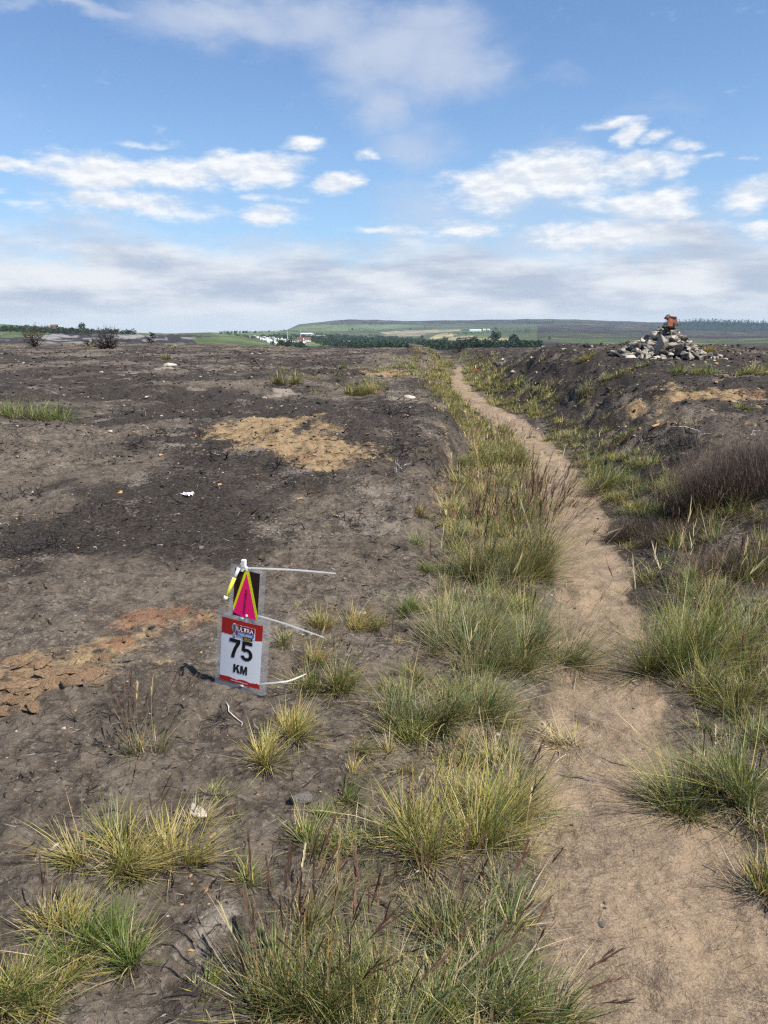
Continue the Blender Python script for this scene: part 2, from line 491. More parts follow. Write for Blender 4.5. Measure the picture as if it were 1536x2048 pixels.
def leafy(name, trans=.35, rough=.6, spec=.25, var=.25, vscale=3.0, detail=3):
    """colour from the blades' own attribute, some light passing through"""
    m = bpy.data.materials.new(name)
    m.use_nodes = True
    t = NT(m.node_tree)
    col = t.attr('col', 'Color')
    P = t.n('ShaderNodeNewGeometry').outputs['Position']
    n = t.noise(P, vscale, detail, .6)
    col = t.mix(1.0, col, t.mix(n, (1 - var,) * 3, (1 + var,) * 3), 'MULTIPLY')
    bs = t.n('ShaderNodeBsdfPrincipled')
    t.put(bs.inputs['Base Color'], col)
    bs.inputs['Roughness'].default_value = rough
    bs.inputs['Specular IOR Level'].default_value = spec
    tr = t.n('ShaderNodeBsdfTranslucent')
    t.put(tr.inputs[0], col)
    mx = t.n('ShaderNodeMixShader')
    mx.inputs[0].default_value = trans
    t.put(mx.inputs[1], bs.outputs[0])
    t.put(mx.inputs[2], tr.outputs[0])
    o = t.n('ShaderNodeOutputMaterial')
    t.put(o.inputs[0], mx.outputs[0])
    return m


M = dict(
    grass=leafy('grass_blades', .24), dry=leafy('dead_twigs', .0, .9, .1), far_leaf=leafy('far_foliage', .15, .8, .1, .45, .06),
    stone=mat('gritstone', (.42, .37, .30), (.16, .145, .125), 7, .9, .6, .03, .2),
    dark_stone=mat('lichened_stone', (.20, .185, .16), (.075, .07, .062), 9, .95, .6, .03, .15),
    pale_stone=mat('pale_gritstone', (.60, .53, .43), (.36, .31, .25), 8, .9, .5, .02, .2),
    orange_stone=mat('orange_sandstone', (.50, .29, .13), (.33, .19, .09), 14, .9, .5, .01, .2),
    clod=mat('baked_clod', (.36, .235, .135), (.15, .105, .072), 6, .97, .9, .03, .1),
    brick=mat('terracotta', (.30, .10, .06), (.20, .07, .045), 12, .85, .4, .01, .25),
    brick_pale=mat('pale_terracotta', (.42, .19, .13), (.32, .13, .085), 12, .85, .4, .01, .25),
    char=mat('charcoal_wood', (.012, .011, .011), (.035, .031, .029), 30, .7, .5, .005, .35),
    bleached=mat('bleached_wood', (.60, .56, .50), (.40, .37, .33), 40, .8, .4, .004, .2),
    white_plastic=mat('white_plastic', (.80, .80, .77), (.72, .72, .69), 30, .4, .05, .002, .5),
    paper=mat('white_card', (.74, .75, .78), (.72, .73, .76), 5, .45, 0, 0, .4),
    red_ink=mat('red_ink', (.40, .018, .014), (.36, .015, .012), 5, .4, 0, 0, .4),
    black_ink=mat('black_ink', (.008, .008, .008), (.012, .011, .011), 5, .35, 0, 0, .4),
    maroon_ink=mat('dark_panel_ink', (.018, .008, .008), (.03, .010, .010), 9, .25, 0, 0, .5),
    pink_ink=mat('pink_ink', (.92, .012, .17), (.88, .010, .16), 5, .4, 0, 0, .4),
    lime_ink=mat('lime_ink', (.80, .80, .012), (.75, .74, .010), 5, .4, 0, 0, .4),
    blue_ink=mat('blue_ink', (.045, .16, .55), (.04, .14, .50), 5, .4, 0, 0, .4),
    crimson_ink=mat('crimson_ink', (.20, .006, .02), (.18, .005, .018), 5, .4, 0, 0, .4),
    gold_ink=mat('gold_ink', (.55, .36, .03), (.5, .32, .03), 5, .4, 0, 0, .4),
    yellow_plastic=mat('yellow_plastic', (.82, .80, .10), (.78, .74, .08), 20, .35, 0, 0, .5),
    steel=mat('steel', (.25, .25, .25), (.15, .15, .15), 20, .4, 0, 0, .6),
    litter=mat('white_litter', (.85, .85, .86), (.7, .7, .72), 30, .5, .3, .004, .4),
    orange_plastic=mat('orange_red_plastic', (.75, .08, .03), (.65, .06, .02), 10, .45, 0, 0, .4),
    wall_white=mat('white_wall', (.80, .80, .78), (.7, .7, .68), .4, .7, 0, 0, .2),
    wall_grey=mat('grey_cladding', (.30, .31, .32), (.24, .25, .26), .4, .7, 0, 0, .2),
    roof_red=mat('red_roof', (.20, .065, .042), (.16, .05, .035), .6, .8, 0, 0, .2),
    roof_grey=mat('grey_roof', (.22, .23, .25), (.17, .18, .2), .6, .7, 0, 0, .2),
    window=mat('dark_window', (.02, .025, .03), (.03, .035, .04), 2, .15, 0, 0, .6),
    bark=mat('bark', (.07, .055, .042), (.045, .036, .03), 3, .9, 0, 0, .1),
    burnt_bark=mat('burnt_bark', (.045, .036, .030), (.02, .017, .016), 9, .9, .3, .01, .1),
)


def clear_sheet():
    m = bpy.data.materials.new('clear_laminate')
    m.use_nodes = True
    t = NT(m.node_tree)
    bs = t.n('ShaderNodeBsdfPrincipled')
    bs.inputs['Base Color'].default_value = (.85, .87, .9, 1)
    bs.inputs['Roughness'].default_value = .18
    tr = t.n('ShaderNodeBsdfTransparent')
    tr.inputs[0].default_value = (.93, .94, .95, 1)
    mx = t.n('ShaderNodeMixShader')
    mx.inputs[0].default_value = .22
    t.put(mx.inputs[1], tr.outputs[0])
    t.put(mx.inputs[2], bs.outputs[0])
    o = t.n('ShaderNodeOutputMaterial')
    t.put(o.inputs[0], mx.outputs[0])
    return m


M['laminate'] = clear_sheet()

# ------------------------------------------------------------------ valley and hills
_fx = np.array([-900, 0, 100, 200, 300, 420, 520, 600, 700, 800, 900, 1000, 1100, 1200, 1300, 1400, 1536, 2400])
_ft = [
    (90, [790] * 18),
    (300, [722] * 18),
    (600, [694, 695, 695, 695, 695, 696, 706, 708, 708, 708, 706, 705, 706, 712, 712, 712, 708, 705]),
    (900, [680, 682, 682, 681, 681, 684, 695, 699, 701, 702, 700, 698, 699, 706, 706, 705, 702, 700]),
    (1200, [664, 666, 665, 667, 670, 674, 688, 692, 695, 697, 694, 691, 691, 698, 698, 697, 694, 690]),
    (1600, [652, 656, 657, 662, 667, 667, 679, 686, 690, 692, 688, 686, 685, 690, 690, 690, 686, 680]),
    (2200, [640, 646, 653, 661, 667, 664, 670, 678, 682, 684, 681, 680, 675, 680, 681, 682, 679, 670]),
    (3000, [650, 652, 660, 668, 673, 668, 664, 669, 673, 676, 674, 672, 664, 668, 670, 673, 672, 660]),
    (4200, [665, 668, 672, 676, 679, 675, 668, 658, 662, 666, 665, 662, 655, 658, 660, 664, 665, 650]),
    (5500, [672, 676, 680, 684, 686, 682, 675, 652, 652, 656, 655, 650, 648, 650, 651, 652, 654, 640]),
    (7000, [680, 684, 688, 690, 692, 690, 684, 647, 639, 642, 642, 638, 637, 641, 645, 643, 645, 630]),
    (9000, [700, 700, 700, 700, 700, 700, 696, 672, 668, 668, 668, 668, 668, 668, 668, 668, 668, 665]),
]
_faz = azel(_fx, np.full(18, 668.0))[0]
_flr = np.log([r for r, _ in _ft])
_fte = np.array([[math.tan(rad(float(azel(a, b)[1]))) for a, b in zip(_fx, ys)] for _, ys in _ft])


def farZ(azd, r, noise=True):
    azd, r = np.asarray(azd, float), np.asarray(r, float)
    rows = np.stack([np.interp(azd, _faz, row) for row in _fte])         # (R, n)
    lr = np.log(r)
    j = np.clip(np.searchsorted(_flr, lr) - 1, 0, len(_flr) - 2)
    t = np.clip((lr - _flr[j]) / (_flr[j + 1] - _flr[j]), 0, 1)
    ii = np.arange(azd.size)
    te = rows[j, ii] * (1 - t) + rows[j + 1, ii] * t
    z = CAMZ + r * te
    if noise:
        x, y = r * np.sin(np.radians(azd)), r * np.cos(np.radians(azd))
        z = z + fbm(x / 420, y / 420, 5, 201) * r * .0022 * sstep(200, 900, r)
        z = z + fbm(x / 46, y / 70, 4, 207, .6) * 6.0 * sstep(450, 700, r) * sstep(1700, 1200, r)
    return z


_FR = np.exp(np.linspace(math.log(320), math.log(8800), 700))
def far_hit(px, py):
    x, y, z = ray(float(px), float(py))
    n = math.hypot(x, y)
    a = math.degrees(math.atan2(x, y))
    g = farZ(np.full(_FR.size, a), _FR)
    below = CAMZ + z / n * _FR < g
    i = int(np.argmax(below)) if below.any() else int(np.argmax(g / _FR))
    r = _FR[i]
    return Vector((x / n * r, y / n * r, float(g[i])))


def in_poly(px, py, poly):
    c = np.zeros(px.shape, bool)
    n = len(poly)
    for i in range(n):
        (x1, y1), (x2, y2) = poly[i], poly[(i + 1) % n]
        with np.errstate(divide='ignore', invalid='ignore'):
            c ^= ((y1 > py) != (y2 > py)) & (px < (x2 - x1) * (py - y1) / (y2 - y1 + 1e-9) + x1)
    return c


FIELDS = [  # outline of each field in the photograph, crop colour
    ([(907, 687), (930, 680), (956, 676), (1000, 675), (1047, 681), (1040, 684), (1000, 688), (950, 690)], (.50, .40, .17)),
    ([(858, 677), (872, 670), (886, 666), (920, 667), (905, 673), (866, 679)], (.52, .42, .19)),
    ([(884, 680), (915, 672), (953, 670), (940, 677), (905, 681)], (.44, .36, .18)),
    ([(761, 665), (818, 661), (922, 658.5), (920, 662), (850, 667), (770, 668)], (.42, .36, .22)),
    ([(764, 669), (850, 667.5), (845, 672), (775, 673)], (.40, .34, .20)),
    ([(953, 671), (985, 669), (1060, 680), (1045, 682), (1000, 674), (958, 675)], (.17, .24, .07)),
    ([(905, 664), (960, 662), (990, 668), (950, 670), (915, 670)], (.12, .20, .06)),
    ([(530, 657), (640, 650), (800, 648), (850, 652), (760, 660), (690, 662), (590, 662)], (.19, .25, .09)),
    ([(400, 668), (500, 661), (560, 666), (520, 676), (450, 672)], (.17, .23, .08)),
    ([(560, 662), (620, 664), (650, 672), (560, 668)], (.14, .19, .07)),
    ([(380, 676), (440, 672), (510, 680), (560, 690), (400, 692)], (.14, .20, .065)),
    ([(0, 646), (60, 652), (110, 660), (0, 656)], (.15, .22, .08)),
    ([(0, 664), (60, 662), (110, 667), (20, 676), (0, 676)], (.17, .23, .08)),
    ([(620, 682), (700, 680), (690, 690), (610, 692)], (.20, .26, .09)),
    ([(200, 664), (290, 664), (400, 668), (300, 668)], (.24, .27, .11)),
]


def build_far():
    th = np.concatenate([np.linspace(-180, -34, 60), np.linspace(-33.5, 33.5, 520), np.linspace(34, 180, 60)])
    r = np.exp(np.linspace(math.log(95), math.log(9000), 250))
    T, R = np.meshgrid(th, r)
    a, rr = T.ravel(), R.ravel()
    z = farZ(a, rr)
    x, y = rr * np.sin(np.radians(a)), rr * np.cos(np.radians(a))
    global FAR_MIN, FAR_MAX
    FAR_MIN, FAR_MAX = float(z.min()), float(z.max())
    # the photograph's pixel of each point in front, to lay out fields and moor as seen on the map
    cp, sp = math.cos(PITCH), math.sin(PITCH)
    dz = z - CAMZ
    w = np.maximum(y * cp - dz * sp, 1)
    px, py = 768 + F_PX * x / w, 1024 - F_PX * (y * sp + dz * cp) / w
    front = y > 100
    n1, n2, n3 = fbm(x / 260, y / 260, 4, 301), fbm(x / 70, y / 110, 4, 311, .6), fbm(x / 900, y / 900, 3, 321)
    heather = np.array([.062, .048, .046])
    green = np.array([.105, .13, .06])
    pasture = np.array([.155, .18, .085])
    c = np.ones((len(x), 3)) * heather
    mixc = lambda c, m, q: c * (1 - m[:, None]) + np.asarray(q) * m[:, None]
    c = mixc(c, sstep(-.05, .25, n1) * .6, green)
    c = mixc(c, sstep(.1, .35, n2) * .45, (.20, .17, .12))
    # farmland in the middle of the valley
    farm = front & (px > 380) & (px < 1075) & (py < 692) & (py > 648) & (rr > 1000)
    c = np.where(farm[:, None], mixc(mixc(c, np.full(len(x), .85), green), sstep(-.1, .1, n1) * .6, pasture), c)
    # moor slopes to the right: green foot with darker gullies, heather higher up
    slope = front & (px > 1000) & (rr > 1700)
    foot = sstep(666, 682, py + n3 * 16 - .014 * (px - 1100)) * slope
    c = mixc(c, foot * .75, (.12, .17, .07))
    c = mixc(c, foot * sstep(.05, .3, n2) * .6, (.21, .25, .11))
    # burnt flank on the left, grey with ash
    burnt = front & (px < 560) & (rr > 350) & (rr < 1400)
    bm = burnt * sstep(1380, 1100, rr + n1 * 300) * sstep(540, 380, px + n1 * 80)
    c = mixc(c, bm, (.070, .064, .066))
    c = mixc(c, bm * sstep(.10, .30, fbm(x / 22, y / 30, 4, 331, .7) + fbm(x / 90, y / 120, 2, 335) * .5), (.42, .39, .38))
    up = front & (px < 300) & (rr >= 1250)
    c = mixc(c, up * .9, (.13, .185, .07))
    # near moor foot in front of the woods
    strip = front & (px > 850) & (px < 1120) & (rr < 1150)
    c = mixc(c, strip * .8, (.085, .07, .062))
    c = mixc(c, strip * sstep(0, .2, fbm(x / 200, y / 25, 4, 341)), (.24, .20, .17))
    # conifer-covered ridge
    ridge = front & (px > 1330) & (rr > 4300)
    c = mixc(c, ridge * .9, (.025, .04, .025))
    jx, jy = px + n2 * 4, py + n2 * .8
    for poly, q in FIELDS:
        inside = in_poly(jx, jy, poly) & front & (rr > 700)
        c = np.where(inside[:, None], (np.array(q) * .8 + np.mean(q) * .2) * (1 + .25 * n2[:, None]), c)
    c = np.clip(c * .58 * (1 + .35 * n2[:, None]), .008, .5)
    nr, nc = X_shape = R.shape
    i = np.arange(nr * nc).reshape(nr, nc)
    f = np.stack([i[:-1, :-1], i[1:, :-1], i[1:, 1:], i[:-1, 1:]], -1).reshape(-1, 4)[:, ::-1]
    me = tri_mesh('hills', np.stack([x, y, z], 1), f, True, c)
    m = leafy('hill_ground', 0, .95, .05, .55, .035, 8)
    tag(link('hills', me, None, m), 'hazy valley of fields rising to moorland hills', 'hills', kind='structure')


build_far()


# ---- far trees: crowns of many small leaf faces
def crown_tris(cx, cy, cz, rx, rz, n, r, cone=False):
    """n leaf triangles spread through each crown; arrays over trees"""
    k = len(cx)
    d = r.normal(size=(k, n, 3))
    d /= np.linalg.norm(d, axis=2, keepdims=True)
    q = r.uniform(.45, 1, (k, n, 1)) ** .6
    p = d * q
    if cone:
        h = r.uniform(0, 1, (k, n, 1)) ** 1.4
        p = np.concatenate([d[:, :, :2] * (1.05 - h) * .8, h * 2 - 1], 2)
    lump = 1 + .28 * np.sin(d[:, :, :1] * 5 + r.uniform(0, 6, (k, 1, 1))) * np.cos(d[:, :, 1:2] * 4 + r.uniform(0, 6, (k, 1, 1)))
    p = p * lump * np.stack([rx, rx, rz], 1)[:, None, :] + np.stack([cx, cy, cz], 1)[:, None, :]
    s = (np.sqrt(rx * rz) * .42)[:, None, None, None]
    t = p[:, :, None, :] + r.normal(size=(k, n, 3, 3)) * s * .75
    return t.reshape(-1, 3), np.arange(k * n * 3).reshape(-1, 3)


def tree_cols(k, n, r, base, spread=.35):
    b = np.asarray(base) * (1 + spread * r.uniform(-1, 1, (k, 1, 1)))
    b = np.broadcast_to(b, (k, n, 3)) * (1 + .45 * r.uniform(-1, 1, (k, n, 1)))
    return np.repeat(b.reshape(-1, 3), 3, 0)


def woods(name, label, polys, counts, size, base, n=26, cone=False, seed=1, cat='woodland', drop=0.0):
    r = np.random.default_rng(seed)
    pts = []
    for poly, cnt in zip(polys, counts):
        xs, ys = [p[0] for p in poly], [p[1] for p in poly]
        got = 0
        for _ in range(cnt * 30):
            if got >= cnt:
                break
            a, b = r.uniform(min(xs), max(xs)), r.uniform(min(ys), max(ys))
            if in_poly(np.array([a]), np.array([b]), poly)[0]:
                h = far_hit(a, b + drop)
                pts.append((h.x, h.y, h.z))
                got += 1
    p = np.array(pts)
    rx = size * r.uniform(.7, 1.3, len(p))
    rz = rx * (1.6 if cone else .95) * r.uniform(.85, 1.2, len(p))
    v, f = crown_tris(p[:, 0], p[:, 1], p[:, 2] + rz * .85, rx, rz, n, r, cone)
    me = tri_mesh(name, v, f, False, tree_cols(len(p), n, r, base))
    tag(link(name, me, None, M['far_leaf']), label, cat, kind='stuff')


woods('valley_woods', 'dark green wood filling the valley beyond the moor',
      [[(600, 672), (650, 670), (700, 672), (760, 676), (800, 680), (860, 684), (930, 690), (985, 692), (985, 697), (800, 699), (700, 694), (640, 688)],
       [(585, 668), (640, 666), (720, 671), (800, 678), (730, 684), (640, 676)],
       [(735, 668), (800, 673), (880, 683), (860, 690), (780, 680)],
       [(900, 689), (1060, 688), (1085, 691), (1060, 694), (900, 694)],
       [(515, 672), (560, 668), (600, 670), (600, 678), (560, 678)],
       [(560, 688), (600, 690), (620, 694), (540, 694)]], [900, 340, 280, 180, 60, 40], 3.7, (.032, .052, .022), 26, seed=4, drop=3.0)
woods('hedgerow_woods', 'dark hedgerows and tree belts on the far farmland',
      [[(480, 656), (520, 657), (600, 660.5), (600, 662), (520, 659)], [(660, 646), (760, 647), (850, 647), (850, 648.5), (660, 648.5)], [(690, 657), (760, 656), (800, 659), (700, 662)],
       [(860, 668.5), (940, 664), (990, 663), (990, 665), (900, 668)], [(0, 656), (80, 656), (200, 664), (170, 668), (60, 663), (0, 662)], [(185, 664), (270, 665), (270, 667), (185, 666)],
       [(440, 660), (500, 660), (530, 664), (460, 664)], [(440, 664), (560, 680), (558, 682), (440, 666)], [(985, 655), (1060, 654), (1060, 664), (990, 662)], [(910, 676), (955, 673), (955, 674.5), (912, 678)]],
      [80, 90, 80, 80, 260, 60, 60, 50, 80, 30], 2.9, (.036, .055, .026), 22, seed=5, drop=2.0)
woods('conifer_forest', 'blue hazed conifer forest along the far ridge',
      [[(1330, 644), (1400, 640), (1540, 644), (1800, 640), (1800, 654), (1540, 655), (1330, 652)]], [1500], 6.5, (.020, .032, .022), 9, True, seed=6, cat='forest')

# ---- single far trees
def far_tree(px, py, size, label, seed, base=(.04, .062, .026)):
    r = np.random.default_rng(seed)
    p = far_hit(px, py)
    size *= .62
    e = link('hedgerow_tree', None, None, None, p)
    tag(e, label, 'tree', 'single trees on the far farmland')
    rx = np.array([size])
    v, f = crown_tris(np.zeros(1), np.zeros(1), np.array([size * 1.35]), rx, rx * .95, 90, r)
    link('crown', tri_mesh('crown', v, f, False, tree_cols(1, 90, r, base, 0)), e, M['far_leaf'])
    a = np.linspace(0, 2 * math.pi, 7)[:-1]
    v = [(math.cos(q) * size * w, math.sin(q) * size * w, zz) for zz, w in ((-1, .12), (size * .6, .08), (size * 1.4, .03)) for q in a]
    f = [(k * 6 + i, k * 6 + (i + 1) % 6, k * 6 + 6 + (i + 1) % 6, k * 6 + 6 + i) for k in range(2) for i in range(6)]
    link('trunk', tri_mesh('trunk', v, f, True), e, M['bark'])


for i, (a, b, s, l) in enumerate([
        (990, 690, 13, 'large round tree at the corner of the big yellow field'), (1027, 690, 11, 'round tree right of the largest tree by the yellow field'),
        (889, 689, 9, 'tree at the left tip of the big yellow field'), (844, 679, 9, 'tree at the lower left of the upper yellow field'),
        (947, 690, 8, 'small tree under the middle of the big yellow field'), (932, 691, 7, 'smaller tree in the row under the yellow field'),
        (916, 691, 7, 'tree near the left end of the row under the yellow field'), (1099, 679, 5, 'lone dark tree on the green slope right of fields'),
        (820, 661, 10, 'tree on the hedge above the pale striped fields'), (165, 663, 9, 'round tree at the end of the left hillside hedge'),
        (663, 681, 9, 'tree beside the pale hall roofs above the caravans'), (705, 661, 9, 'tree in the middle of the far green pasture'),
        (850, 658, 9, 'tree by the hedge left of the white farm'), (991, 661, 11, 'dark tree right of the white farm sheds')]):
    far_tree(a, b, s, l, 50 + i)


# ---- caravans and buildings of the valley
def gable_mesh(name, w, l, h, rh, over=.3):
    """body and roof of a gabled building as two meshes"""
    x, y = w / 2, l / 2
    v = [(-x, -y, -1.5), (x, -y, -1.5), (x, y, -1.5), (-x, y, -1.5), (-x, -y, h), (x, -y, h), (x, y, h), (-x, y, h), (0, -y, h + rh - .1), (0, y, h + rh - .1)]
    me = bpy.data.meshes.new(name)
    me.from_pydata(v, [], [(0, 1, 5, 8, 4), (2, 3, 7, 9, 6), (1, 2, 6, 5), (3, 0, 4, 7), (3, 2, 1, 0)])
    X, Y, s = x + over, y + over, rh / x
    zt, ze = h + rh, h - over * s
    v2 = [(-X, -Y, ze), (0, -Y, zt), (X, -Y, ze), (-X, Y, ze), (0, Y, zt), (X, Y, ze)]
    v2 += [(a, b, c - .22) for a, b, c in v2]
    f2 = [(0, 1, 4, 3), (1, 2, 5, 4), (6, 9, 10, 7), (7, 10, 11, 8), (0, 6, 7, 1), (1, 7, 8, 2), (3, 4, 10, 9), (4, 5, 11, 10), (0, 3, 9, 6), (2, 8, 11, 5)]
    m2 = bpy.data.meshes.new(name + '_roof')
    m2.from_pydata(v2, [], f2)
    return me, m2


def building(name, cat, label, px, py, w, l, h, rh, yaw, wall, roof, group=None, wins=3):
    p = far_hit(px, py)
    e = link(name, None, None, None, p)
    e.rotation_euler.z = yaw
    tag(e, label, cat, group)
    a, b = gable_mesh(name, w, l, h, rh)
    link('wall', a, e, M[wall])
    link('roof', b, e, M[roof])
    wm = bpy.data.meshes.new('window')
    wm.from_pydata([(-.9, 0, 0), (.9, 0, 0), (.9, 0, 1.3), (-.9, 0, 1.3), (-.9, .12, 0), (.9, .12, 0), (.9, .12, 1.3), (-.9, .12, 1.3)], [], [(0, 1, 2, 3), (0, 4, 5, 1), (1, 5, 6, 2), (2, 6, 7, 3), (3, 7, 4, 0)])
    for i in range(wins):
        o = link('window', wm, e, M['window'], (-w / 2 - .05, (i - (wins - 1) / 2) * l / (wins + .3), h * .45))
        o.rotation_euler.z = -math.pi / 2
    return e


building('long_hall', 'hall', 'long white roofed hall behind the caravans', 614, 671.5, 16, 46, 6, 4, rad(65), 'wall_white', 'wall_white')
building('long_hall', 'hall', 'long grey roofed hall right of the white one', 633, 675, 14, 60, 5, 3, rad(70), 'wall_grey', 'roof_grey')
building('red_roofed_house', 'house', 'red roofed house left of its twin amid caravans', 601, 683.5, 10, 15, 5, 5, rad(80), 'wall_white', 'roof_red')
building('red_roofed_house', 'house', 'red roofed house just below the long grey hall', 614, 683.5, 10, 18, 5, 5, rad(100), 'wall_white', 'roof_red')
building('red_roofed_house', 'house', 'lower red roofed house nearest the moor edge', 606, 690, 9, 13, 4, 4, rad(20), 'wall_white', 'roof_red')
building('farmhouse', 'house', 'small red roofed farmhouse on the left green hillside', 110, 657.5, 9, 20, 5, 4, rad(75), 'wall_white', 'roof_red')
building('white_shed', 'barn', 'long white farm shed above the yellow fields', 951, 663, 16, 60, 6, 4, rad(80), 'wall_white', 'wall_white')
building('white_shed', 'barn', 'small white farm shed right of the long one', 969, 661, 12, 16, 5, 3, rad(80), 'wall_white', 'wall_white')
building('white_shed', 'barn', 'tiny outermost white farm shed by the dark tree', 977, 661, 10, 14, 5, 3, rad(60), 'wall_white', 'wall_white')
building('stone_house', 'house', 'small pale house at the edge of the dark wood', 664, 679, 8, 12, 5, 4, rad(30), 'wall_white', 'roof_grey')

r3 = np.random.default_rng(9)
cb, cr = gable_mesh('caravan', 4.2, 11, 3.0, .7, .1)
def caravan(px, py, label, group):
    p = far_hit(px, py)
    e = link('caravan', None, None, None, p)
    e.rotation_euler.z = r3.uniform(-.5, .9)
    tag(e, label, 'caravan', group)
    link('body', cb, e, M['wall_white'])
    link('roof', cr, e, M['wall_white'])
n = 0
for row in range(8):
    for k in range(9):
        a = 508 + k * 7.2 + row * 5 + r3.uniform(-2, 2)
        b = 674.5 + row * 1.9 + k * .55 + r3.uniform(-.4, .4)
        if b < 690 and a < 592 and r3.uniform() < .85:
            caravan(a, b, 'white caravan in the larger park left of the red roofs', 'caravans left of the red roofs')
for k in range(26):
    a = 650 + r3.uniform(0, 50)
    caravan(a, 684 + (700 - a) * .05 * r3.uniform(0, 1.6) + r3.uniform(0, 4), 'white caravan in the smaller park right of the red roofs', 'caravans right of the red roofs')
for px_, py_, l in ((575, 683, 'thin white mast rising left of the halls'), (601, 676, 'thin white mast just left of the white hall')):
    p = far_hit(px_, py_)
    a = np.linspace(0, 2 * math.pi, 7)[:-1]
    v = [(math.cos(q) * w, math.sin(q) * w, zz) for zz, w in ((-1, .55), (24, .25)) for q in a] + [(0, 0, 24.3)]
    f = [(i, (i + 1) % 6, 6 + (i + 1) % 6, 6 + i) for i in range(6)]
    me = bpy.data.meshes.new('mast')
    me.from_pydata(v, [], f + [(6 + i, 6 + (i + 1) % 6, 12) for i in range(6)])
    tag(link('mast', me, None, M['wall_white'], p), l, 'mast')


# ---- the air
def build_haze():
    me = bpy.data.meshes.new('haze')
    s, z0, z1 = 9100, FAR_MIN - 1.0, FAR_MAX + 30
    v = [(sx * s, sy * s, z) for z in (z0, z1) for sx, sy in ((-1, -1), (1, -1), (1, 1), (-1, 1))]
    me.from_pydata(v, [], [(3, 2, 1, 0), (4, 5, 6, 7), (0, 1, 5, 4), (1, 2, 6, 5), (2, 3, 7, 6), (3, 0, 4, 7)])
    m = bpy.data.materials.new('haze')
    m.use_nodes = True
    t = NT(m.node_tree)
    pv = t.n('ShaderNodeVolumePrincipled')
    pv.inputs['Color'].default_value = (.60, .80, 1.0, 1)
    pv.inputs['Density'].default_value = HAZE
    pv.inputs['Anisotropy'].default_value = 0.0
    o = t.n('ShaderNodeOutputMaterial')
    t.put(o.inputs[1], pv.outputs[0])
    tag(link('haze', me, None, m), 'thin bluish haze over the valley', 'haze', kind='stuff')


HAZE = 4.6e-5
build_haze()
# heights on a raster, for the many blades' feet
_gx, _gy, _gs = -13.0, .3, .045
_GX, _GY = np.meshgrid(np.arange(_gx, 15, _gs), np.arange(_gy, 60, _gs))
_GZ = H(_GX, _GY)


def HG(x, y):
    x, y = np.asarray(x, float), np.asarray(y, float)
    i, j = (y - _gy) / _gs, (x - _gx) / _gs
    out = (i < 0) | (j < 0) | (i >= _GZ.shape[0] - 1) | (j >= _GZ.shape[1] - 1)
    i, j = np.clip(i, 0, _GZ.shape[0] - 1.001), np.clip(j, 0, _GZ.shape[1] - 1.001)
    a, b = i.astype(int), j.astype(int)
    fi, fj = i - a, j - b
    z = (_GZ[a, b] * (1 - fj) + _GZ[a, b + 1] * fj) * (1 - fi) + (_GZ[a + 1, b] * (1 - fj) + _GZ[a + 1, b + 1] * fj) * fi
    if out.any():
        z = np.where(out, H(x, y), z)
    return z


# ------------------------------------------------------------------ grass
PAL = dict(
    green=[(.125, .165, .035), (.16, .20, .05), (.095, .135, .03)],
    bright=[(.14, .22, .035), (.18, .26, .05), (.11, .18, .03)],
    blue=[(.15, .19, .085), (.19, .23, .12), (.115, .155, .06)],
    yellow=[(.42, .38, .075), (.50, .43, .10), (.32, .32, .06)],
    straw=[(.52, .41, .20), (.60, .50, .28), (.42, .31, .14)],
    dark=[(.075, .10, .03), (.09, .115, .04), (.10, .105, .04)],
    rust=[(.30, .17, .06), (.36, .22, .08), (.22, .12, .05)],
    head=[(.15, .085, .055), (.21, .125, .08), (.11, .065, .045)],
    pale=[(.50, .44, .30), (.58, .52, .38), (.44, .37, .23)],
)
MIX = dict(
    green=(('green', .52), ('bright', .16), ('straw', .15), ('yellow', .17)),
    lush=(('bright', .55), ('green', .40), ('straw', .05)),
    yellow=(('yellow', .46), ('straw', .34), ('green', .14), ('rust', .06)),
    bluegreen=(('blue', .46), ('green', .26), ('bright', .08), ('straw', .13), ('pale', .07)),
    straw=(('straw', .55), ('pale', .25), ('yellow', .12), ('green', .08)),
    rush=(('dark', .38), ('green', .36), ('rust', .14), ('straw', .12)),
    rusty=(('rust', .35), ('yellow', .35), ('straw', .2), ('green', .1)),
)


def pick(mix, n, r):
    names, w = [m[0] for m in mix], np.array([m[1] for m in mix])
    k = r.choice(len(names), n, p=w / w.sum())
    pal = np.array([PAL[q] for q in names])
    return .80 * pal[k, r.integers(0, 3, n)] * (1 + r.uniform(-.2, .2, (n, 1)))


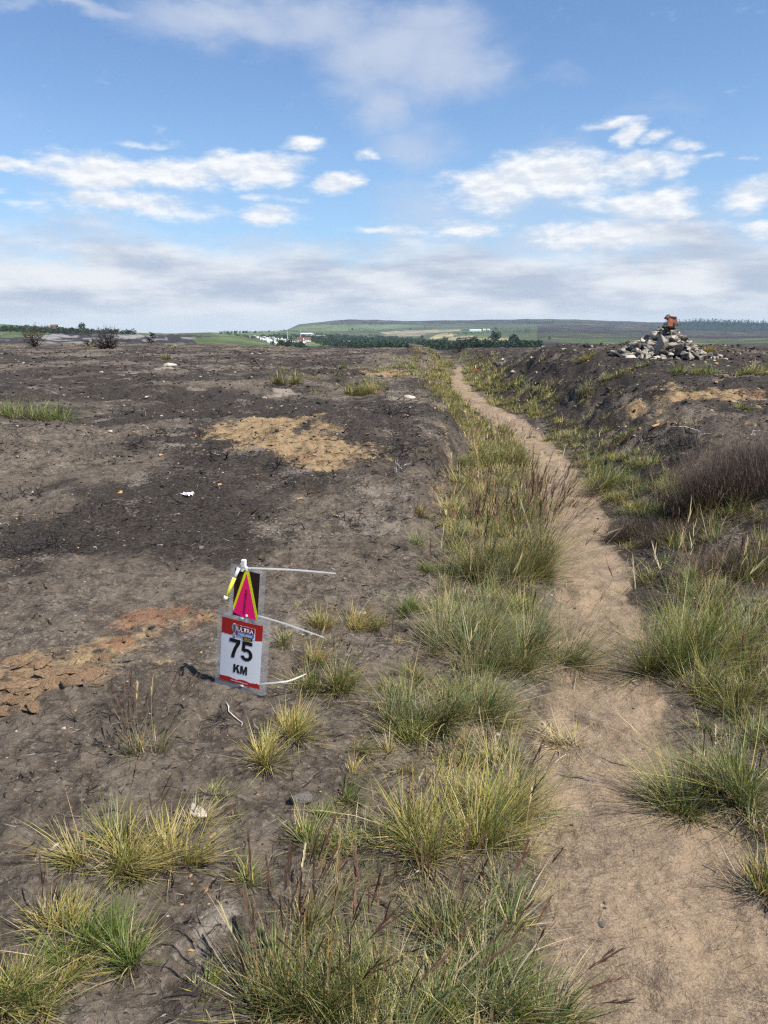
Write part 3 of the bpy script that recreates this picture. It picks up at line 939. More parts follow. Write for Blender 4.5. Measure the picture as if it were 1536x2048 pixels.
class Blades:
    def __init__(s):
        s.v, s.f, s.c, s.n = [], [], [], 0

    def add(s, base, azim, length, lean, droop, width, c0, c1, segs=3, r=rng, wind=(0, 0)):
        """curved tapering blades; lean 0 upright .. 1 flat; droop bends the tip over"""
        n = len(base)
        t = np.linspace(0, 1, segs + 1)[None, :, None]
        d = np.stack([np.cos(azim), np.sin(azim), np.zeros(n)], 1)
        up = np.array([0, 0, 1.0])
        ln, dr = lean[:, None, None], droop[:, None, None]
        out = ln * t + dr * t * t * .8
        hgt = np.sqrt(np.clip(1 - lean ** 2, .02, 1))[:, None, None] * t - dr * t * t * .55
        w = np.array([wind[0], wind[1], 0.0])
        P = base[:, None, :] + length[:, None, None] * (d[:, None, :] * out + up * hgt + w * t * t)
        side = np.stack([-np.sin(azim), np.cos(azim), np.zeros(n)], 1)
        tw = r.uniform(-.9, .9, (n, 1))
        side = side * np.cos(tw) + up * np.sin(tw) * .6 + d * np.sin(tw) * .6
        wd = (width[:, None] * (1 - np.linspace(0, 1, segs + 1)[None, :] ** 1.6 * .9) * .5)[:, :, None]
        A, B = P - side[:, None, :] * wd, P + side[:, None, :] * wd
        V = np.empty((n, 2 * segs + 1, 3))
        V[:, 0:2 * segs:2], V[:, 1:2 * segs:2], V[:, -1] = A[:, :segs], B[:, :segs], P[:, segs]
        f = []
        for k in range(segs - 1):
            f += [(2 * k, 2 * k + 1, 2 * k + 3), (2 * k, 2 * k + 3, 2 * k + 2)]
        f.append((2 * segs - 2, 2 * segs - 1, 2 * segs))
        f = np.array(f)[None] + (np.arange(n) * (2 * segs + 1))[:, None, None] + s.n
        tt = np.concatenate([np.repeat(np.arange(segs) / segs, 2), [1.0]])[None, :, None]
        C = c0[:, None, :] * (1 - tt) + c1[:, None, :] * tt
        s.v.append(V.reshape(-1, 3)); s.f.append(f.reshape(-1, 3)); s.c.append(C.reshape(-1, 3))
        s.n += n * (2 * segs + 1)
        return P

    def mesh(s, name):
        return tri_mesh(name, np.vstack(s.v), np.vstack(s.f), False, np.clip(np.vstack(s.c), .005, .8))


def tuft(B, c, radius, h, n, style, r, heads=0, wind=(.10, .04), width=None, ground=True, flat=.0, straw_base=.26, head_h=1.45, detail=True):
    """one tussock: leaves fanning from a tight root, dead straw at the foot, stems with seed heads"""
    c = np.asarray(c, float)
    dist = math.hypot(c[0], c[1])
    wd = width or max(.0034 if dist < 3.4 else .0028, dist * .00066)
    if dist < 4.2:
        n = int(n * (.58 + .42 * max(0, (dist - 2.6) / 1.6)))

    m = int(np.clip(radius / .035, 2, 9))
    sa, sr = r.uniform(0, 2 * math.pi, m), radius * .72 * np.sqrt(r.uniform(0, 1, m))
    sub = np.stack([c[0] + sr * np.cos(sa), c[1] + sr * np.sin(sa) * .8], 1)          # shoots gather in several crowns
    sub_lean = np.stack([np.cos(sa), np.sin(sa)], 1) * (sr / radius)[:, None] * .9 + r.normal(0, .28, (m, 2))
    sub_h = r.uniform(.55, 1.15, m)
    sub_w = r.uniform(.4, 1.2, m)

    def roots(k, q=1.0):
        j = r.choice(m, k, p=sub_w / sub_w.sum())
        off = r.normal(0, radius * .23 * q, (k, 2))
        p = sub[j] + off
        z = HG(p[:, 0], p[:, 1]) if ground else np.full(k, c[2])
        d = sub_lean[j] + off / radius * 1.4 + r.normal(0, .58, (k, 2))
        return np.column_stack([p, z - .008]), np.arctan2(d[:, 1], d[:, 0]), np.clip(np.hypot(d[:, 0], d[:, 1]), 0, 1.3), sub_h[j]
    b, a, q, sh = roots(n)
    L = h * np.clip(r.lognormal(-.42, .44, n), .15, 1.4) * sh
    lean = np.clip(q * .50 + r.normal(.05 + flat, .15, n), 0, .97)
    dr = np.clip(r.normal(.26, .18, n), .0, .9)
    c1 = pick(MIX[style], n, r)
    c1 = c1 * (.86 + .28 * sh[:, None] * r.uniform(.6, 1.1, (n, 1)))
    c0 = c1 * .72 + np.array([.26, .21, .10]) * .2
    B.add(b, a, L, lean, dr, r.uniform(.5, 1.3, n) * wd, c0, c1, 4 if (detail and dist < 3.2) else 3, r, wind)
    k = int(n * straw_base)
    if k:
        b, a, q, sh = roots(k, 1.6)
        cs = pick(MIX['straw'], k, r)
        B.add(b, a, h * r.uniform(.3, .95, k), np.clip(r.normal(.86, .12, k), .4, .99), r.uniform(.0, .25, k), r.uniform(.5, 1.1, k) * wd, cs * .8, cs, 2, r, wind)
    if heads:
        b, a, q, sh = roots(heads, .8)
        L = h * head_h * r.uniform(.75, 1.15, heads)
        cs = pick((('straw', .4), ('rust', .25), ('green', .35)), heads, r)
        ch = pick((('head', .8), ('straw', .2)), heads, r)
        P = B.add(b, a, L, np.clip(r.normal(.22, .14, heads), .02, .6), np.clip(r.normal(.15, .12, heads), 0, .5), np.full(heads, wd * .55), cs, ch, 4, r, (wind[0] * 1.8, wind[1] * 1.8))
        m = 26 if dist < 3.0 else (7 if dist < 8 else 2)
        tip, pre = P[:, 4], P[:, 3]
        t = r.uniform(.05 if m > 2 else .3, 1.0, (heads, m, 1))
        sp = (pre[:, None] * (1 - t) + tip[:, None] * t).reshape(-1, 3)
        dirv = (tip - pre)
        ang = np.repeat(np.arctan2(dirv[:, 1], dirv[:, 0]), m) + r.normal(0, .3, heads * m)
        ll = np.linalg.norm(dirv, axis=1).repeat(m) * (.30 if m > 7 else .45) * r.uniform(.6, 1.3, heads * m)
        ln = np.clip(np.repeat(np.hypot(dirv[:, 0], dirv[:, 1]) / (np.linalg.norm(dirv, axis=1) + 1e-6), m) + r.normal(0, .07, heads * m), 0, .97)
        B.add(sp, ang, ll, ln, np.zeros(heads * m), np.full(heads * m, wd * (1.1 if m > 7 else 1.7)), np.repeat(ch, m, 0), np.repeat(ch, m, 0) * 1.15, 2, r)


def thing_tuft(px, py, wpx, hpx, style, label, n=None, heads=0, seed=None, name='grass_tuft', group=None, lobes=1, squash=1.0, deep=0.0, **kw):
    """one tussock standing where its foot shows in the photograph"""
    c = hit(px, py)
    s = pxm(c)
    r = np.random.default_rng(seed if seed is not None else int(px * 7 + py * 13))
    R, h = wpx * s / 2 * .72, hpx * s * 1.08
    n = n or int(np.clip(260 + wpx * 2.6, 200, 900))
    B = Blades()
    for i in range(lobes):
        cc = c if lobes == 1 else Vector((c.x + R * 1.15 * ((i + .5) / lobes - .5) * 2 + r.normal(0, R * .12), c.y + r.uniform(-.35, .35 + deep) * R * squash, 0))
        Ri = R if lobes == 1 else R * (.62 if lobes < 4 else .42)
        tuft(B, cc, Ri, h * r.uniform(.85, 1.1), n // lobes, style if isinstance(style, str) else style[i % len(style)], r, heads // lobes, **kw)
    v = np.vstack(B.v)
    v -= np.array([c.x, c.y, c.z])
    B.v = [v]
    o = link(name, B.mesh(name), None, M['grass'], c)
    return tag(o, label, 'grass tuft' if 'grass' in name else 'rush', group)


T = thing_tuft
T(300, 1522, 110, 80, 'rush', 'sparse dark tuft with long thin stalks alone on bare soil', n=150, heads=34, head_h=2.0, straw_base=.1)
T(522, 1515, 105, 75, ('yellow'), 'yellow green tuft just below the golden one near sign', n=620)
T(585, 1470, 120, 80, 'yellow', 'golden tuft below and right of the distance sign', n=650)
T(652, 1375, 140, 85, 'green', 'dark green tuft right of the sign by lowest tie', n=760, heads=16)
T(625, 1330, 90, 55, 'rusty', 'rusty yellow tuft under the middle cable tie tip', n=300)
T(632, 1252, 100, 55, 'yellow', 'yellow green tuft right of the arrow sheet', n=520)
T(575, 1285, 70, 45, 'green', 'small dark green tuft between sign and yellow tuft', n=260)
T(712, 1262, 80, 60, 'rusty', 'orange tinged tuft between two green ones', n=380)
T(757, 1258, 60, 45, 'green', 'low green tuft right of the orange tinged one', n=240)
T(800, 1228, 85, 55, 'lush', 'bright green tuft highest of the row beside sign', n=420)
T(275, 1730, 250, 110, ('yellow', 'green', 'yellow'), 'broad yellow green tussock on the sandy hump', n=2400, lobes=7, heads=8, deep=0.4)
T(385, 1655, 110, 60, 'straw', 'straw coloured end of tussock over pale stone', n=420)
T(210, 1925, 200, 110, 'lush', 'lush dark green tussock at the lower left', n=1600, seed=4, lobes=4, deep=0.3)
T(45, 2000, 210, 120, ('yellow', 'green'), 'yellow tussock in the lower left corner', n=1800, lobes=5, deep=0.4)
T(110, 1860, 150, 85, 'yellow', 'straw yellow tussock left of the lush green one', n=620, heads=10)
T(507, 1760, 75, 60, 'green', 'small upright tuft alone beside pale ash patch', n=240)
T(612, 1700, 105, 60, 'green', 'mid green tuft beneath the dark stone', n=420)
T(672, 1690, 70, 50, 'bluegreen', 'blue green tuft beside the tuft beneath dark stone', n=240)
T(640, 1630, 75, 50, 'green', 'green tuft just right of the dark stone', n=260)
T(690, 1610, 70, 45, 'lush', 'bright little tuft right of the dark stone', n=220)
T(712, 1505, 90, 50, 'green', 'low green tuft left of the verge on black soil', n=300)
T(700, 1555, 80, 35, 'rusty', 'thin rusty tuft above the dark stone', n=170)
T(430, 1590, 45, 28, 'green', 'tiny green tuft left of two below the sign', n=110)
T(447, 1612, 40, 40, 'green', 'tiny upright tuft below the other tiny one', n=110)
T(465, 1640, 40, 22, 'rusty', 'tiny dry rust coloured tuft right of pale stone', n=90)
T(395, 1985, 120, 50, 'green', 'low dark tuft on bare soil near bottom edge', n=220)
T(650, 2040, 330, 190, ('rush', 'green', 'rush'), 'tall foreground tussock with red brown seed heads', n=2200, heads=48, lobes=6, wind=(.05, .05), head_h=1.5, deep=0.5)
T(590, 1880, 110, 120, 'rush', 'rushy clump with orange tipped stems behind foreground tussock', n=260, heads=22, head_h=1.4)
T(880, 1880, 150, 110, 'rush', 'dark rush clump in the middle of the near verge', n=560, heads=18, head_h=1.6)
T(960, 2060, 420, 130, ('bluegreen', 'bluegreen', 'green'), 'wide blue green tussock sweeping over the path edge', n=3200, heads=18, lobes=7, wind=(.34, .03), head_h=1.35, deep=0.5)
T(1440, 1620, 250, 150, ('green', 'bluegreen'), 'large blue green tussock on the right path edge', n=2600, heads=8, lobes=6, wind=(-.12, .02), deep=0.7)
T(1385, 1350, 200, 180, ('green', 'lush', 'green'), 'tall tussock with dark seed heads right of path', n=2600, heads=60, lobes=7, head_h=1.5, deep=0.9)
T(1480, 1420, 150, 110, 'green', 'green tussock behind the large one at right edge', n=1300, heads=14, lobes=4, deep=0.8)
T(1515, 1790, 150, 100, 'yellow', 'yellow green tussock cut by the right frame edge', n=780, heads=8)
T(1525, 1290, 120, 110, 'bluegreen', 'blue green tuft at right edge in dark hollow', n=520)
T(1200, 990, 105, 85, 'lush', 'bright tuft on the right of the path below bank', n=520, heads=18)
T(1225, 1012, 80, 30, 'yellow', 'low yellow fringe under the bright path tuft', n=220)
T(1400, 1045, 70, 60, 'yellow', 'yellow green tuft in front of the heather bush', n=240, heads=10, head_h=1.7)
T(1130, 1490, 160, 50, 'straw', 'mat of dead straw lying out onto the path', n=620, flat=.4)
T(65, 838, 190, 42, ('lush', 'bluegreen', 'lush'), 'bright green patch on burnt ground at far left', n=900, lobes=3)
T(331, 722, 26, 15, 'rush', 'small round rush clump far out on burnt plain', n=160, name='rush_clump')
T(583, 768, 80, 34, ('rush', 'green'), 'left green clump above the pale ash scar', n=420, lobes=2)
T(722, 790, 90, 38, ('green', 'yellow'), 'green clump in front of the small sandy scar', n=420, lobes=2)
T(690, 738, 40, 14, 'lush', 'bright small clump behind the sandy scar', n=160)
T(838, 1100, 44, 50, 'dark' if 'dark' in MIX else 'bluegreen', 'dark blue green tuft left of the verge grass', n=180)
T(838, 1145, 66, 34, 'lush', 'light green tuft below the dark blue green one', n=220)
T(830, 1030, 66, 34, 'rusty', 'dry straw tuft on the left bank foot', n=190)
T(865, 985, 40, 24, 'rusty', 'small orange dry tuft up on left bank', n=120)
T(1262, 744, 90, 16, ('green', 'lush'), 'low green patch on the mound left of cairn foot', n=340, lobes=2)
T(1395, 748, 110, 26, ('lush', 'green', 'lush'), 'green patch on the mound just below the cairn', n=520, lobes=3)
T(1500, 754, 110, 26, ('green', 'yellow'), 'grass patch on the mound by right frame edge', n=460, lobes=2)
T(1478, 826, 60, 20, 'lush', 'bright tuft on the ochre scar at right', n=200)
T(1195, 775, 110, 26, ('rush', 'green'), 'dull grass patch on the bank below cairn', n=460, lobes=2)
T(1172, 722, 50, 20, 'yellow', 'yellowish grass streak left of the cairn stones', n=200)
T(1412, 706, 55, 16, 'rusty', 'orange brown grass at right foot of cairn', n=260)
T(1010, 1340, 280, 195, ('bluegreen', 'green', 'bluegreen'), 'tall pale green tussock beside the path with drooping seed heads', n=3000, heads=34, lobes=7, head_h=1.35, deep=1.0)
T(1035, 1165, 180, 140, ('rush', 'green'), 'tall verge tussock crowned with dark red seed heads', n=2000, heads=230, lobes=6, head_h=1.45, deep=1.2)
T(995, 950, 140, 60, ('green', 'green'), 'verge tussock with purple seed heads on a path bend', n=1200, heads=150, lobes=5, head_h=1.4, deep=1.2)
T(960, 1050, 170, 60, ('yellow', 'yellow', 'bluegreen'), 'golden verge tussock behind the dark red headed one', n=1500, lobes=6, deep=1.0)
T(900, 1500, 300, 125, ('bluegreen', 'green', 'bluegreen'), 'wide dark green tussock in mid verge', n=3000, heads=14, lobes=8, deep=0.8)
T(920, 1690, 290, 140, ('yellow', 'yellow', 'green'), 'wide straw yellow tussock in the near verge', n=3000, heads=12, lobes=8, deep=0.8)


# ---- verge grass that grows together
def verge():
    B = Blades()
    r = np.random.default_rng(77)
    def sow(n, y0, y1, u0, u1, styles, hr, rr, nb, heads, dens=.0, p=1.0):
        for _ in range(n):
            y = math.exp(r.uniform(math.log(y0), math.log(y1)))
            u = r.uniform(u0, u1)
            x = float(np.interp(y, _yc, _xc)) + u
            hw = float(path_u(np.array([x]), np.array([y]))[1][0])
            if abs(u) < hw + .05 or float(fbm(np.array([x * 1.1]), np.array([y * .9]), 3, 401)[0]) < dens + r.normal(0, .1):
                continue
            st = styles[r.integers(0, len(styles))]
            k = r.uniform(.65, 1.25)
            f = 1.0 if y < 6 else max(.22, 6 / y * 1.15)
            tuft(B, (x, y, 0), r.uniform(*rr) * k, r.uniform(*hr) * k, max(int(nb * f * k), 16), st, r, int(heads * f * (r.uniform() < .6)), detail=False)
    near = ('green', 'yellow', 'bluegreen', 'green', 'yellow', 'straw')
    sow(260, 1.3, 5.2, -1.0, -.36, near, (.08, .19), (.04, .10), 110, 2, -.16)
    sow(40, 1.3, 5.0, -1.5, -.9, ('green', 'rusty', 'straw'), (.05, .1), (.03, .06), 46, 0, .10)
    sow(330, 5.0, 14, -1.12, -.27, ('yellow', 'green', 'yellow', 'straw', 'green', 'bluegreen'), (.11, .21), (.08, .16), 200, 8, -.24)
    sow(300, 12, 46, -1.3, -.20, ('green', 'yellow', 'green', 'rush', 'yellow'), (.16, .26), (.13, .24), 260, 10, -.35)
    sow(170, 20, 56, -2.8, 1.9, ('green', 'rush', 'green', 'yellow'), (.18, .30), (.18, .34), 300, 10, -.2)
    sow(170, 1.6, 5.5, .36, 1.2, ('green', 'bluegreen', 'green', 'straw', 'bluegreen'), (.10, .2), (.05, .11), 120, 3, -.12)
    sow(110, 2.8, 6.4, .6, 2.3, ('green', 'bluegreen', 'rush', 'green'), (.14, .26), (.07, .13), 150, 5, -.12)
    sow(170, 5.5, 20, .28, .95, ('green', 'bluegreen', 'green', 'yellow', 'rush'), (.09, .18), (.08, .16), 170, 3, -.12)
    sow(130, 15, 42, .22, 1.3, ('green', 'rush', 'green', 'yellow'), (.16, .26), (.14, .25), 260, 6, -.28)
    sow(60, 7, 18, .9, 2.2, ('rush', 'green', 'straw'), (.06, .12), (.06, .12), 90, 0, .06)
    me = B.mesh('verge_grass')
    o = link('verge_grass', me, None, M['grass'])
    tag(o, 'mixed green and straw verge grass along the footpath', 'grass', kind='stuff')
    # thin wisps and green fringes on the burnt plain
    B2 = Blades()
    def wisps(n, box, styles, hr, rr, nb, dens):
        for _ in range(n):
            a, b = r.uniform(box[0], box[2]), r.uniform(box[1], box[3])
            p = hit(a, b)
            if float(fbm(np.array([p.x * .9]), np.array([p.y * .5]), 3, 411)[0]) < dens:
                continue
            tuft(B2, p, r.uniform(*rr), r.uniform(*hr), nb, styles[r.integers(0, len(styles))], r, 0, detail=False)
    wisps(40, (0, 690, 560, 697), ('green', 'yellow', 'rush'), (.12, .3), (.2, .5), 60, -.05)
    wisps(50, (560, 725, 850, 790), ('green', 'rush', 'yellow'), (.08, .18), (.1, .25), 70, .0)
    wisps(40, (1130, 705, 1536, 850), ('green', 'rush', 'yellow', 'rusty'), (.05, .13), (.06, .2), 60, .02)
    wisps(34, (1230, 1020, 1536, 1200), ('rush', 'green', 'rusty'), (.1, .22), (.04, .1), 70, -.1)
    wisps(34, (1000, 780, 1250, 900), ('rush', 'green', 'bluegreen'), (.07, .15), (.08, .16), 100, .0)
    wisps(30, (560, 1180, 880, 1700), ('rusty', 'green', 'straw'), (.04, .09), (.02, .05), 26, .0)
    wisps(16, (330, 1560, 760, 2040), ('rusty', 'straw'), (.03, .07), (.015, .04), 16, -.1)
    for ys, _ in STEPS[:6]:                                    # dry wisps along the treads' little ledges
        for u in r.uniform(-.26, .3, 9):
            x = float(np.interp(ys, _yc, _xc)) + u
            tuft(B2, (x, ys + r.normal(0, .03), 0), .05, .06, 26, ('straw', 'straw', 'green')[r.integers(0, 3)], r, 0, detail=False, flat=.5)
    o = link('sparse_grass', B2.mesh('sparse_grass'), None, M['grass'])
    tag(o, 'thin wisps of grass regrowing on the burnt ground', 'grass', kind='stuff')
    # loose straws over verge and path edge
    B3 = Blades()
    n = 5200
    y = np.exp(r.uniform(math.log(1.2), math.log(12), n))
    s = np.where(r.uniform(size=n) < .72, -1, 1)
    u = np.where(s < 0, r.uniform(-1.05, -.24, n), r.uniform(.24, .95, n))
    x = np.interp(y, _yc, _xc) + u
    c = pick(MIX['straw'], n, r) * .8
    B3.add(np.column_stack([x, y, H(x, y) + .004]), r.uniform(0, 6.3, n), r.uniform(.03, .14, n), np.full(n, .985) - r.uniform(0, .05, n), r.uniform(0, .06, n), np.maximum(.0014, y * .00042), c, c, 2, r)
    n = 5200
    y = np.exp(r.uniform(math.log(1.1), math.log(7), n))
    x = r.uniform(-.62, .75, n) * y
    c = pick((('straw', .3), ('rust', .3), ('head', .4)), n, r) * .6
    B3.add(np.column_stack([x, y, H(x, y) + .003]), r.uniform(0, 6.3, n), r.uniform(.015, .07, n), np.full(n, .99), np.zeros(n), np.maximum(.0012, y * .0004), c, c, 2, r)
    o = link('straw_litter', B3.mesh('straw_litter'), None, M['grass'])
    tag(o, 'loose dead straws lying along the path', 'litter', kind='stuff')


verge()
# ------------------------------------------------------------------ stones, clods
def rock_mesh(name, seed, n=16, flat=.6, jag=.25):
    r = np.random.default_rng(seed)
    p = r.normal(size=(n, 3))
    p /= np.linalg.norm(p, axis=1)[:, None]
    p = p * (1 + r.uniform(-jag, jag, (n, 1))) * np.array([1, r.uniform(.6, .95), flat])
    bm = bmesh.new()
    for q in p:
        bm.verts.new(q)
    res = bmesh.ops.convex_hull(bm, input=bm.verts)
    junk = [g for g in res.get('geom_interior', []) if isinstance(g, bmesh.types.BMVert)]
    if junk:
        bmesh.ops.delete(bm, geom=junk, context='VERTS')
    bmesh.ops.bevel(bm, geom=list(bm.edges), offset=.07, segments=1, affect='EDGES', clamp_overlap=True)
    bmesh.ops.triangulate(bm, faces=list(bm.faces))
    me = bpy.data.meshes.new(name)
    bm.to_mesh(me)
    bm.free()
    return me


def rocks(mat_name, k, flat, seed, n=13):
    out = []
    for i in range(k):
        me = rock_mesh('stone', seed + i, n, flat)
        me.materials.append(M[mat_name])
        out.append(me)
    return out


R_MID, R_DARK, R_PALE, R_OR = rocks('stone', 7, .62, 100), rocks('dark_stone', 6, .6, 200), rocks('pale_stone', 6, .55, 300), rocks('orange_stone', 4, .45, 400)


def rock(name, me, p, size, r, parent=None, stretch=None, tilt=.35):
    o = link(name, me, parent, None, p)
    o.rotation_euler = (r.normal(0, tilt), r.normal(0, tilt), r.uniform(0, 6.3))
    s = np.array(stretch if stretch is not None else r.uniform(.75, 1.25, 3)) * size
    o.scale = s
    return o


def build_cairn():
    r = np.random.default_rng(31)
    c = hit(1325, 716)
    s = pxm(c) * .90
    e = link('cairn', None, None, None, c)
    tag(e, 'grey stone cairn on the mound topped with red tiles', 'cairn')
    prof_x = np.array([-105, -85, -70, -45, -25, -8, 0, 12, 24, 38, 55, 75, 90]) * s
    prof_z = np.array([0, 13, 22, 33, 42, 56, 66, 68, 62, 44, 30, 15, 0]) * s * 1.02
    def top(x, y):
        return np.interp(x, prof_x, prof_z) * np.clip(1 - (abs(y) / (.95 + .15 * s)) ** 1.5, 0, 1)
    def put(x, y, z, size, pool, **kw):
        g = float(H(c.x + x, c.y + y)) - c.z
        rock('stone', pool[r.integers(0, len(pool))], (x, y, g + z), size, r, e, **kw)
    for k in range(130):                                       # hearting inside
        x, y = r.uniform(-95, 80) * s, r.uniform(-.6, .6)
        t = top(x, y)
        if t > .02:
            put(x, y, t * r.uniform(.15, .8), r.uniform(.10, .17), R_DARK if r.uniform() < .5 else R_MID)
    for k in range(185):                                       # facing stones
        x, y = r.uniform(-104, 90) * s, r.uniform(-.95, .4)
        t = top(x, y)
        if k % 3 == 0:
            x = r.uniform(-40, 45) * s
            t = top(x, y)
        put(x, y, max(t - r.uniform(.01, .06), .0), r.uniform(.055, .125) * (1.15 if t > .25 else 1), [R_MID, R_DARK, R_PALE, R_MID][r.integers(0, 4)], stretch=(r.uniform(.85, 1.3), r.uniform(.8, 1.1), r.uniform(.65, 1.0)))
    put(-28 * s, -.62, .32, .20, R_MID, stretch=(.75, .7, 1.5), tilt=.1)          # upright slab on the left face
    put(-8 * s, -.45, .40, .17, R_DARK, stretch=(1.4, .8, .8), tilt=.12)
    put(14 * s, -.50, .34, .15, R_PALE, stretch=(1.4, .8, .7), tilt=.12)
    put(8 * s, -.25, .70, .13, R_DARK, stretch=(1.4, .9, .7), tilt=.15)
    put(6 * s, .05, .80, .12, R_DARK, stretch=(1.2, 1, .9), tilt=.15)
    for k, (x, z) in enumerate(((-9, 58), (0, 66), (8, 70), (15, 62), (4, 62), (13, 56), (20, 52), (-4, 54), (24, 46), (8, 54), (4, 66), (12, 64), (0, 60), (18, 58))):
        put(x * s, -.10 - .02 * (k % 4), z * s, .10, R_DARK if k % 2 else R_MID, stretch=(1.3, .9, .8), tilt=.2)
    # red tiles and bricks resting on top
    def brick(x, y, z, dims, rot, mt, label):
        bm = bmesh.new()
        bmesh.ops.create_cube(bm, size=1)
        for v in bm.verts:
            v.co = Vector((v.co.x * dims[0], v.co.y * dims[1], v.co.z * dims[2])) + Vector(r.normal(0, .006, 3))
        bmesh.ops.bevel(bm, geom=list(bm.edges), offset=.012, segments=2, affect='EDGES')
        me = bpy.data.meshes.new('brick')
        bm.to_mesh(me)
        bm.free()
        o = link('brick', me, None, M[mt], (c.x + x * s, c.y + y, c.z + z * s))
        o.rotation_euler = rot
        tag(o, label, 'brick')
    brick(-1, -.30, 72, (.115, .06, .19), (rad(-14), rad(17), 0), 'brick', 'large dark red brick leaning left on the cairn')
    brick(12, -.20, 74, (.10, .08, .11), (rad(-8), rad(-6), rad(15)), 'brick', 'red brick piece right of the leaning one')
    brick(10, -.16, 83, (.15, .09, .05), (rad(6), rad(10), rad(-10)), 'brick_pale', 'pale pink brick capping the cairn')
    brick(16, -.22, 69, (.09, .07, .06), (rad(10), rad(8), rad(25)), 'brick_pale', 'small pale brick low on the right of cairn top')
    return c, s


build_cairn()
# stones lying about
rs = np.random.default_rng(66)
LOOSE = [  # pixel, width in pixels, pool, label
    (1441, 716, 22, R_PALE, 'large pale stone lying right of the cairn'), (1428, 724, 14, R_PALE, 'rounded buff stone left below the large pale one'),
    (1451, 722, 13, R_PALE, 'pale oval stone below the large one right of cairn'), (1416, 719, 13, R_PALE, 'flat pale stone left of the large pale one'),
    (1422, 691, 14, R_PALE, 'pale stone on the skyline right of the cairn'), (1456, 733, 8, R_PALE, 'small pale stone nearest the right grass patch'),
    (1408, 711, 8, R_PALE, 'little pale stone by the orange grass'), (1233, 711, 34, R_PALE, 'long pale slab lying left below the cairn'),
    (1128, 703, 14, R_PALE, 'white stone on the left end of the mound'), (1132, 686, 20, R_PALE, 'pale slab on the mound skyline left of cairn'),
    (1085, 703, 11, R_PALE, 'small white stone at the left mound edge'), (1055, 716, 10, R_PALE, 'pale stone at the mound foot near path end'),
    (1063, 724, 13, R_PALE, 'pale stone below the one at mound foot'), (1005, 722, 14, R_PALE, 'pale stone on the dark boulder by the path end'),
    (998, 734, 30, R_DARK, 'dark boulder beside the far end of path'), (1150, 706, 12, R_PALE, 'buff stone in the middle of the left mound'),
    (240, 986, 17, R_OR, 'orange stone left of the white litter'), (600, 1008, 18, R_OR, 'orange stone below the sandy scar'),
    (322, 914, 16, R_OR, 'flat yellow stone on the sooty ground'), (222, 876, 14, R_PALE, 'small bone white stone on sooty ground'),
    (508, 1037, 12, R_OR, 'small buff stone left below the orange stone'), (673, 1050, 14, R_OR, 'thin buff stone above the verge tufts'),
    (605, 1610, 62, R_DARK, 'dark angular stone beside the green tufts'), (395, 1640, 80, R_PALE, 'sandy stone half under the straw tuft'),
    (412, 1782, 16, R_OR, 'small orange pebble above the ash patch'), (363, 1798, 14, R_OR, 'round orange pebble left of the upper pebble'),
    (383, 1908, 16, R_OR, 'buff pebble left below the ash patch'), (382, 1750, 12, R_OR, 'tiny buff pebble beside the broad tussock'),
    (425, 1680, 22, R_OR, 'buff stone right of the broad tussock'), (1090, 1330, 18, R_DARK, 'small black stone on the path by the tall tussock'),
    (295, 797, 14, R_PALE, 'small pale stone near the far twigs on plain'), (820, 799, 26, R_PALE, 'flat pale slab on the left bank top'),
    (818, 820, 12, R_PALE, 'small pale stone below the flat bank slab'), (340, 737, 30, R_PALE, 'bleached flat stone far out on the plain'),
    (1310, 868, 20, R_OR, 'brown rounded stone on the right bank'), (735, 880, 12, R_OR, 'orange chip right of the sandy scar'),
    (440, 975, 16, R_OR, 'pair of thin orange chips left of sandy scar'), (85, 1195, 22, R_DARK, 'dark flat stone at left above the red soil'),
    (228, 1515, 18, R_DARK, 'small black stone left of the sparse stalked tuft'), (1200, 1866, 22, R_DARK, 'dark lump on the near path')]
for (a, b, w, pool, lab) in LOOSE:
    p = hit(a, b)
    sz = w * pxm(p) / 2
    o = rock('stone', pool[rs.integers(0, len(pool))], (p.x, p.y, p.z + sz * .15), sz, rs, None, (1.1, .85, .6), .15)
    tag(o, lab, 'stone')

# cracked, baked crust at the left: clods are pieces of the moor
rc = np.random.default_rng(12)
CL = []
for i in range(8):
    me = rock_mesh('clod', 500 + i, 22, .42, .3)
    me.materials.append(M['clod'])
    CL.append(me)
def clods(n, box, size):
    for _ in range(n):
        p = hit(rc.uniform(box[0], box[2]), rc.uniform(box[1], box[3]))
        sz = rc.uniform(*size)
        rock('clod', CL[rc.integers(0, 8)], (p.x, p.y, p.z + sz * .05), sz, rc, moor, (1.3, .8, .6), .12)
clods(34, (-20, 1310, 225, 1380), (.02, .06))
clods(14, (-20, 1380, 90, 1430), (.02, .055))
clods(20, (200, 1225, 430, 1300), (.012, .035))
for a, b, w in ((70, 1360, 110), (150, 1345, 60), (185, 1340, 44), (30, 1330, 60), (10, 1395, 46)):
    p = hit(a, b)
    rock('clod', CL[rc.integers(0, 8)], (p.x, p.y, p.z), w * pxm(p) / 2, rc, moor, (1.1, .7, .5), .08)


